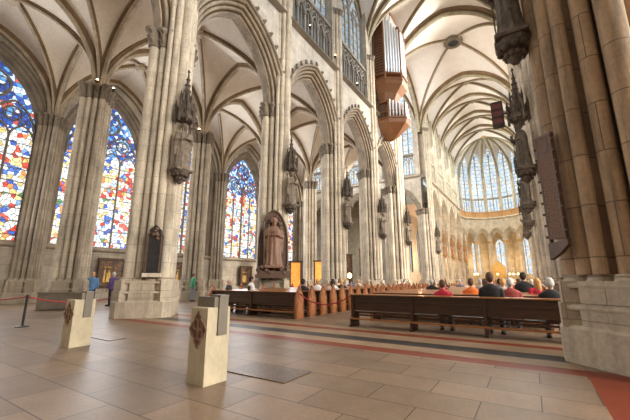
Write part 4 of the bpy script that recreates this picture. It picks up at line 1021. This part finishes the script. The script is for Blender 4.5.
# ------------------------------------------------------------------ people
def body_mesh(pose):
    J = {}
    if pose == 'stand':
        hip, kn, an = .90, .49, .08; hy = 0
        legs = [((s * .09, 0, hip), (s * .10, -.02 if s < 0 else .0, kn), (s * .11, .03, an)) for s in (-1, 1)]; base = 0
        arms = [((s * .19, .01, 1.40), (s * .25, .05, 1.12), (s * .22, -.08, .88)) for s in (-1, 1)]
    else:
        hip = .56; base = -.40
        legs = [((s * .09, 0, .54), (s * .13, -.42, .54), (s * .13, -.40, .10)) for s in (-1, 1)]
        arms = [((s * .19, .01, 1.00), (s * .24, -.02, .74), (s * .14, -.26, .64)) for s in (-1, 1)]
    T = hip + .50                                   # shoulder line
    def torso(b, g=0.0, top=True):
        n = 18
        b.loft([[(rx * math.cos(2 * PI * i / n), cy + ry * math.sin(2 * PI * i / n), z) for i in range(n)] for z, rx, ry, cy in
                ((hip - .10, .10 + g, .09 + g, 0), (hip - .02, .165 + g, .115 + g, .01), (hip + .12, .155 + g, .105 + g, 0), (hip + .24, .15 + g, .10 + g, 0), (hip + .38, .18 + g, .115 + g, .005), (hip + .48, .185 + g, .10 + g, .01), (hip + .53, .14 + g, .08 + g, .01), (hip + .57, .065 + g * .6, .065 + g * .6, .01))])
    b = MB(); torso(b)
    for a, k, n_ in legs:
        b.caps_(a, k, .082, .056); b.caps_(k, n_, .056, .038); b.caps_((n_[0], n_[1] + .03, .045), (n_[0] * 1.1, n_[1] - .16, .035), .04, .034)
    for a, e, w in arms:
        s = 1 if a[0] > 0 else -1
        b.caps_(a, e, .048, .038); b.caps_(e, w, .038, .027)
        w = Vector(w); d = (w - Vector(e)).normalized(); sd = Vector((0, 1, 0)) if pose == 'stand' else Vector((1, 0, 0)); inn = Vector((-s, 0, 0)) if pose == 'stand' else Vector((0, 0, -1))
        p = w + d * .05; b.caps_(w, w + d * .07, .028, .032, 8)
        for f, ln in ((-.030, .068), (-.010, .080), (.011, .075), (.031, .058)):
            q0 = w + d * .085 + sd * f; q1 = q0 + d * ln * .55 + inn * .008; q2 = q1 + d * ln * .4 + inn * .022
            b.tube([w + d * .04 + sd * f * .7, q0, q1, q2], [.012, .0105, .0095, .008], 7); b.ball(q2, .008, 6, 5)
        t0 = w + d * .02 - sd * .026; t1 = t0 + d * .04 - sd * .028 + inn * .01; t2 = t1 + d * .035 - sd * .004 + inn * .012
        b.tube([t0, t1, t2], [.014, .012, .009], 7); b.ball(t2, .009, 6, 5)
    hz = hip + .73
    b.caps_((0, .01, hip + .52), (0, -.01, hz - .08), .058, .054)
    b.ball((0, 0, hz), .098, 18, 14, (.80, 1.0, 1.2)); b.ball((0, -.045, hz - .055), .06, 14, 10, (.9, .9, 1.05))
    b.ball((0, -.088, hz - .108), .022, 8, 6); b.loft([[(x, -.092, hz + .03) for x in (-.007, .007)] + [(.007, -.08, hz + .03), (-.007, -.08, hz + .03)], [(x, -.125, hz - .03) for x in (-.016, .016)] + [(.016, -.08, hz - .03), (-.016, -.08, hz - .03)], [(x, -.10, hz - .045) for x in (-.012, .012)] + [(.012, -.08, hz - .045), (-.012, -.08, hz - .045)]])
    b.caps_((-.022, -.092, hz - .068), (.022, -.092, hz - .068), .009, .009, 6)
    for s in (-1, 1): b.ball((s * .08, .005, hz - .015), .03, 8, 8, (.35, .7, 1.1)); b.caps_((s * .012, -.094, hz + .035), (s * .05, -.082, hz + .037), .008, .007, 6)
    body = remeshed(b, 'body_' + pose, .0075, 2)
    b = MB()
    for s in (-1, 1): b.ball((s * .033, -.083, hz + .012), .013, 8, 6)
    eyes = b
    b = MB(); torso(b, .028); 
    for a, e, w in arms: b.caps_(a, e, .068, .055); b.tube([e, Vector(e) + (Vector(w) - Vector(e)) * .92], [.055, .043], 12); b.ball(e, .055, 12, 8)
    b.lathe([(.075, 0), (.078, .03), (.066, .045)], 12, (0, .0, hip + .545)); jac = remeshed(b, 'jacket_' + pose, .014, 3)
    b = MB()
    for a, k, n_ in legs: b.caps_(a, k, .102, .074); b.tube([k, n_], [.074, .062], 12)
    b.ball((0, .01, hip - .02), .15, 14, 10, (1.1, .85, .8)); tr = remeshed(b, 'trousers_' + pose, .014, 3)
    sh = []
    for a, k, n_ in legs:
        b = MB(); b.caps_((n_[0], n_[1] + .05, .05), (n_[0] * 1.12, n_[1] - .18, .045), .05, .045); b.box((n_[0] * 1.05, n_[1] - .065, .02), (.10, .30, .04)); sh.append(remeshed(b, 'shoe_' + pose, .012, 2))
    def hair(kind):
        b = MB()
        n = 18; rg = []
        for k in range(9):
            t = k / 8 * PI * .56; rg.append([(.088 * math.sin(t) * math.cos(2 * PI * i / n) if t > 0 else .001 * math.cos(2 * PI * i / n), .014 + .108 * math.sin(t + .0) * math.sin(2 * PI * i / n) if t > 0 else .014, hz + .005 + .128 * math.cos(t) - (0.0)) for i in range(n)])
        b.loft(rg[1:])
        b.ball((0, .03, hz + .0), .098, 14, 10, (.86, .95, 1.12))
        if kind == 'long':
            b.caps_((0, .05, hz), (0, .075, hz - .26), .085, .07); b.caps_((-.075, .0, hz - .02), (-.075, .02, hz - .24), .03, .035); b.caps_((.075, .0, hz - .02), (.075, .02, hz - .24), .03, .035)
        if kind == 'ring':
            b = MB(); b.tube([(.084 * math.cos(a), .012 + .104 * math.sin(a), hz + .0) for a in [-.35 + (PI + .7) * j / 14 for j in range(15)]], .028, 8)
        return remeshed(b, 'hair_' + kind, .011, 2)
    return dict(body=body, eyes=eyes.build('tmp_eye', None), jac=jac, tr=tr, sh=sh, hair={k: hair(k) for k in ('short', 'long', 'ring')})
BM = {p: body_mesh(p) for p in ('stand', 'sit')}
for p in BM:
    o = BM[p]['eyes']; BM[p]['eyes'] = o.data; bpy.data.objects.remove(o)
CM = {}
def cloth(c):
    if c not in CM: CM[c] = plain('cloth_%d' % len(CM), c, .85, 0, .18, 12)
    return CM[c]
def person(pose, loc, rz, top, legs, hairc, hk, lab, group=None, s=1.0):
    q = BM[pose]; root = empty('person', loc, rz)
    link_mesh('body', q['body'], M['skin'], root); link_mesh('eyes', q['eyes'], M['eye'], root)
    link_mesh('jacket', q['jac'], cloth(top), root); link_mesh('trousers', q['tr'], cloth(legs), root)
    for m in q['sh']: link_mesh('shoe', m, cloth((.03, .025, .02)), root)
    link_mesh('hair', q['hair'][hk], cloth(hairc), root)
    s *= 1.12; root.scale = (s, s, s); tag(root, lab, 'person', group); return root
BLK, NAVY, WHT, RED, ORG, GRY = (.02, .02, .024), (.03, .045, .12), (.75, .73, .70), (.55, .03, .06), (.75, .17, .03), (.30, .29, .28)
BRN, BLOND, GREYH, DKH = (.10, .05, .028), (.55, .30, .11), (.50, .48, .46), (.03, .02, .015)
person('stand', (-21.6, 9.55, 0), math.radians(60), (.10, .22, .42), (.02, .03, .06), BLOND, 'short', 'person in a blue top standing at far left beside the one in purple')
person('stand', (-21.0, 10.4, 0), math.radians(-70), (.085, .05, .17), (.02, .02, .028), GREYH, 'short', 'person in a purple jacket with hands low, standing right of the one in blue')
person('stand', (-20.6, 15.75, 0), math.radians(150), (.05, .33, .17), (.16, .20, .27), BRN, 'short', 'person in a green shirt and grey-blue trousers standing beyond the broad pier')
SY = lambda k: 11.15 + .92 * k + .20            # a seat of the left block
SR = lambda k: 11.50 + .92 * k + .20
SC = -.02
def sit(x, y, top, hc, hk, lab, turn=0, g='seated visitors', s=1.0): return person('sit', (x, y, SC + .0), PI + turn, top, (.05, .05, .06), hc, hk, lab, g, s)
sit(-12.2, SY(0) + .05, BLK, GREYH, 'ring', 'seated balding person in dark clothes on the rearmost left pew', -.9)
sit(-11.6, SY(1), WHT, DKH, 'short', 'person in a white shirt sitting on a left pew near the dark tablet pier', -.6, s=1.08)
sit(-10.9, SY(0) + .05, (.20, .07, .05), DKH, 'short', 'small dark-haired child in brown on the rearmost left pew', .3, s=.80)
sit(-8.5, SY(1), BLK, DKH, 'short', 'person in black at the aisle end of the second left pew', .2)
sit(-8.9, SY(3), WHT, BLOND, 'short', 'person in white with fair hair near the aisle on a left pew', .3)
sit(-8.55, SY(4), WHT, DKH, 'long', 'person in white with long dark hair near the aisle on a left pew', .1)
sit(-2.28, 10.70, RED, BRN, 'short', 'person in a raspberry red coat sitting on the foreground right pew', .1, s=.97)
sit(-1.75, SR(1) + .0, ORG, BRN, 'short', 'person in an orange jacket with a dark strap, two rows before the foreground pew', 0)
sit(-.98, 10.70, BLK, BRN, 'short', 'bulky person in a black coat on the foreground right pew', .0, s=1.10)
sit(-.85, SR(2), (.55, .45, .36), BLOND, 'short', 'person in beige with fair hair between the black coat and the grey head', 0)
sit(-.55, SR(0), (.30, .05, .04), GREYH, 'short', 'person with grey hair in dark red beside the black coat', .1)
person('stand', (.16, SR(2) + .1, -.36), PI + .4, RED, (.04, .04, .05), BLOND, 'long', 'person in a red coat with long blond hair rising above the others', 'seated visitors', .98)
sit(.40, 10.70, BLK, GREYH, 'short', 'person with white hair and a black top next to the huge pier', .0)
sit(-.25, SR(4), BLK, DKH, 'short', 'person in black seen behind the red coat and grey head', 0, s=1.15)
cs = [(.50, .45, .40), (.20, .18, .2), (.42, .10, .07), BLK, (.5, .3, .15), WHT, (.12, .16, .3), (.6, .5, .42), (.35, .1, .1)]
cn = ['beige', 'dark grey', 'brick red', 'black', 'tan', 'white', 'navy blue', 'pale beige', 'wine red']
n = 0
for row in range(5, 20):
    for j in range(2):
        x = random.uniform(-4.9, .6); q = n % 9; n += 1
        sit(x, SR(row), cs[q], [GREYH, BRN, DKH, BLOND][n % 4], ['short', 'long', 'short', 'short'][n % 4], 'person in %s, number %d of the distant crowd' % (cn[q], n), random.uniform(-.4, .4), 'distant seated crowd of the right block')
for row in range(6, 20, 2):
    x = random.uniform(-12, -8.4); q = n % 9; n += 1
    sit(x, SY(row), cs[q], [GREYH, BRN, DKH, BLOND][n % 4], 'short', '', random.uniform(-.4, .4), 'distant seated crowd of the left block')
DIST = {}
for o in list(bpy.data.objects):
    g_ = o.get('group', '')
    if g_.startswith('distant seated'):
        o['label'] = 'one of the small distant seated people far forward in the %s pew block' % ('right' if 'right' in g_ else 'left')

# ------------------------------------------------------------------ light
w = bpy.data.worlds.new('daylight'); sc.world = w; w.use_nodes = True
bg = w.node_tree.nodes['Background']; bg.inputs[0].default_value = (1.0, .96, .90, 1); bg.inputs[1].default_value = 2.2
def area(name, loc, tgt, sx, sy, power, col):
    d = bpy.data.lights.new(name, 'AREA'); d.shape = 'RECTANGLE'; d.size = sx; d.size_y = sy; d.energy = power; d.color = col
    o = bpy.data.objects.new(name, d); COL.objects.link(o); o.location = loc; o.rotation_euler = (Vector(tgt) - Vector(loc)).to_track_quat('-Z', 'Y').to_euler(); return o
def point(name, loc, power, col, r=.4):
    d = bpy.data.lights.new(name, 'POINT'); d.energy = power; d.color = col; d.shadow_soft_size = r
    o = bpy.data.objects.new(name, d); COL.objects.link(o); o.location = loc; return o
SP, WP = 5600, 900
WARM, DAY = (1, .70, .40), (.94, .97, 1.0)
# daylight through the aisle windows
for k, y in enumerate(NY): area('aisle_window_light', (XW + .3, y, 9.5), (XW + 8, y, 9), 4.5, 10, 1300, (.95, .97, 1.0))
for k, y in enumerate(NY): area('south_aisle_window_light', (XSW - .3, y, 9.0), (XSW - 9, y, 6.5), 5, 11, SP, (1.0, .95, .86))
for x in (XC,): area('west_window_light', (x, -14.5, 22), (x, 10, 8), 9, 16, WP, (1.0, .96, .90))
# clerestory daylight, both sides
for y in NY + [(YC0 + YC1) / 2]:
    area('clerestory_light', (XS - .9, y, 31), (XC - 2, y, 18), 6, 10, 1350, DAY)
for y in CY:
    area('choir_clerestory_light', (XS - .9, y, 28), (XC - 3, y, 16), 6, 13, 3000, (.97, .98, .93))
    area('choir_north_clerestory_light', (XN + .9, y, 28), (XC + 3, y, 22), 6, 13, 1300, (1.0, .97, .86))
area('apse_light', (XC, YAP + 5.5, 27), (XC, YAP - 10, 22), 9, 14, 1500, (.97, .98, .95))
for x, y in ((XC - 3, 92), (XC + 3, 92), (XC, 80), (XC - 4, 70)): point('choir_lamp', (x, y, 5), 420, WARM, .6)
for k in range(4):
    for s in (-1, 1): point('choir_aisle_lamp', (XC + s * (AR + 2.6), YC1 + CB * (k + .5), 5.5), 900, (1, .60, .36), .4)
for i in range(5):
    a = PI - PI * (i + 1) / 6; point('ambulatory_lamp', (XC + 11 * math.cos(a), YAP + 11 * math.sin(a), 6), 420, (1, .62, .28), .5)
area('south_transept_light', (9, 47, 26), (-7, 4, 0), 6, 8, 42000, (1, .93, .80))
area('transept_light', ((XN - 12), YC0 + 1.5, 26), (XN - 8, YC1, 22), 12, 14, 5000, DAY)

# ------------------------------------------------------------------ camera
cam = bpy.data.cameras.new('camera'); co = bpy.data.objects.new('camera', cam); COL.objects.link(co)
cam.sensor_width = 36; cam.lens = 36 * 329 / 630; cam.clip_end = 500; co.location = (0, 0, 1.5)
co.rotation_euler = (PI / 2 + math.radians(12.011), 0, math.radians(32.707)); sc.camera = co
sc.view_settings.view_transform = 'Standard'; sc.view_settings.look = 'None'; sc.view_settings.gamma = 1; sc.view_settings.use_curve_mapping = False
sc.view_settings.exposure = -0.15
sc.cycles.max_bounces = 8; sc.cycles.diffuse_bounces = 5; sc.cycles.glossy_bounces = 3; sc.cycles.sample_clamp_indirect = 6
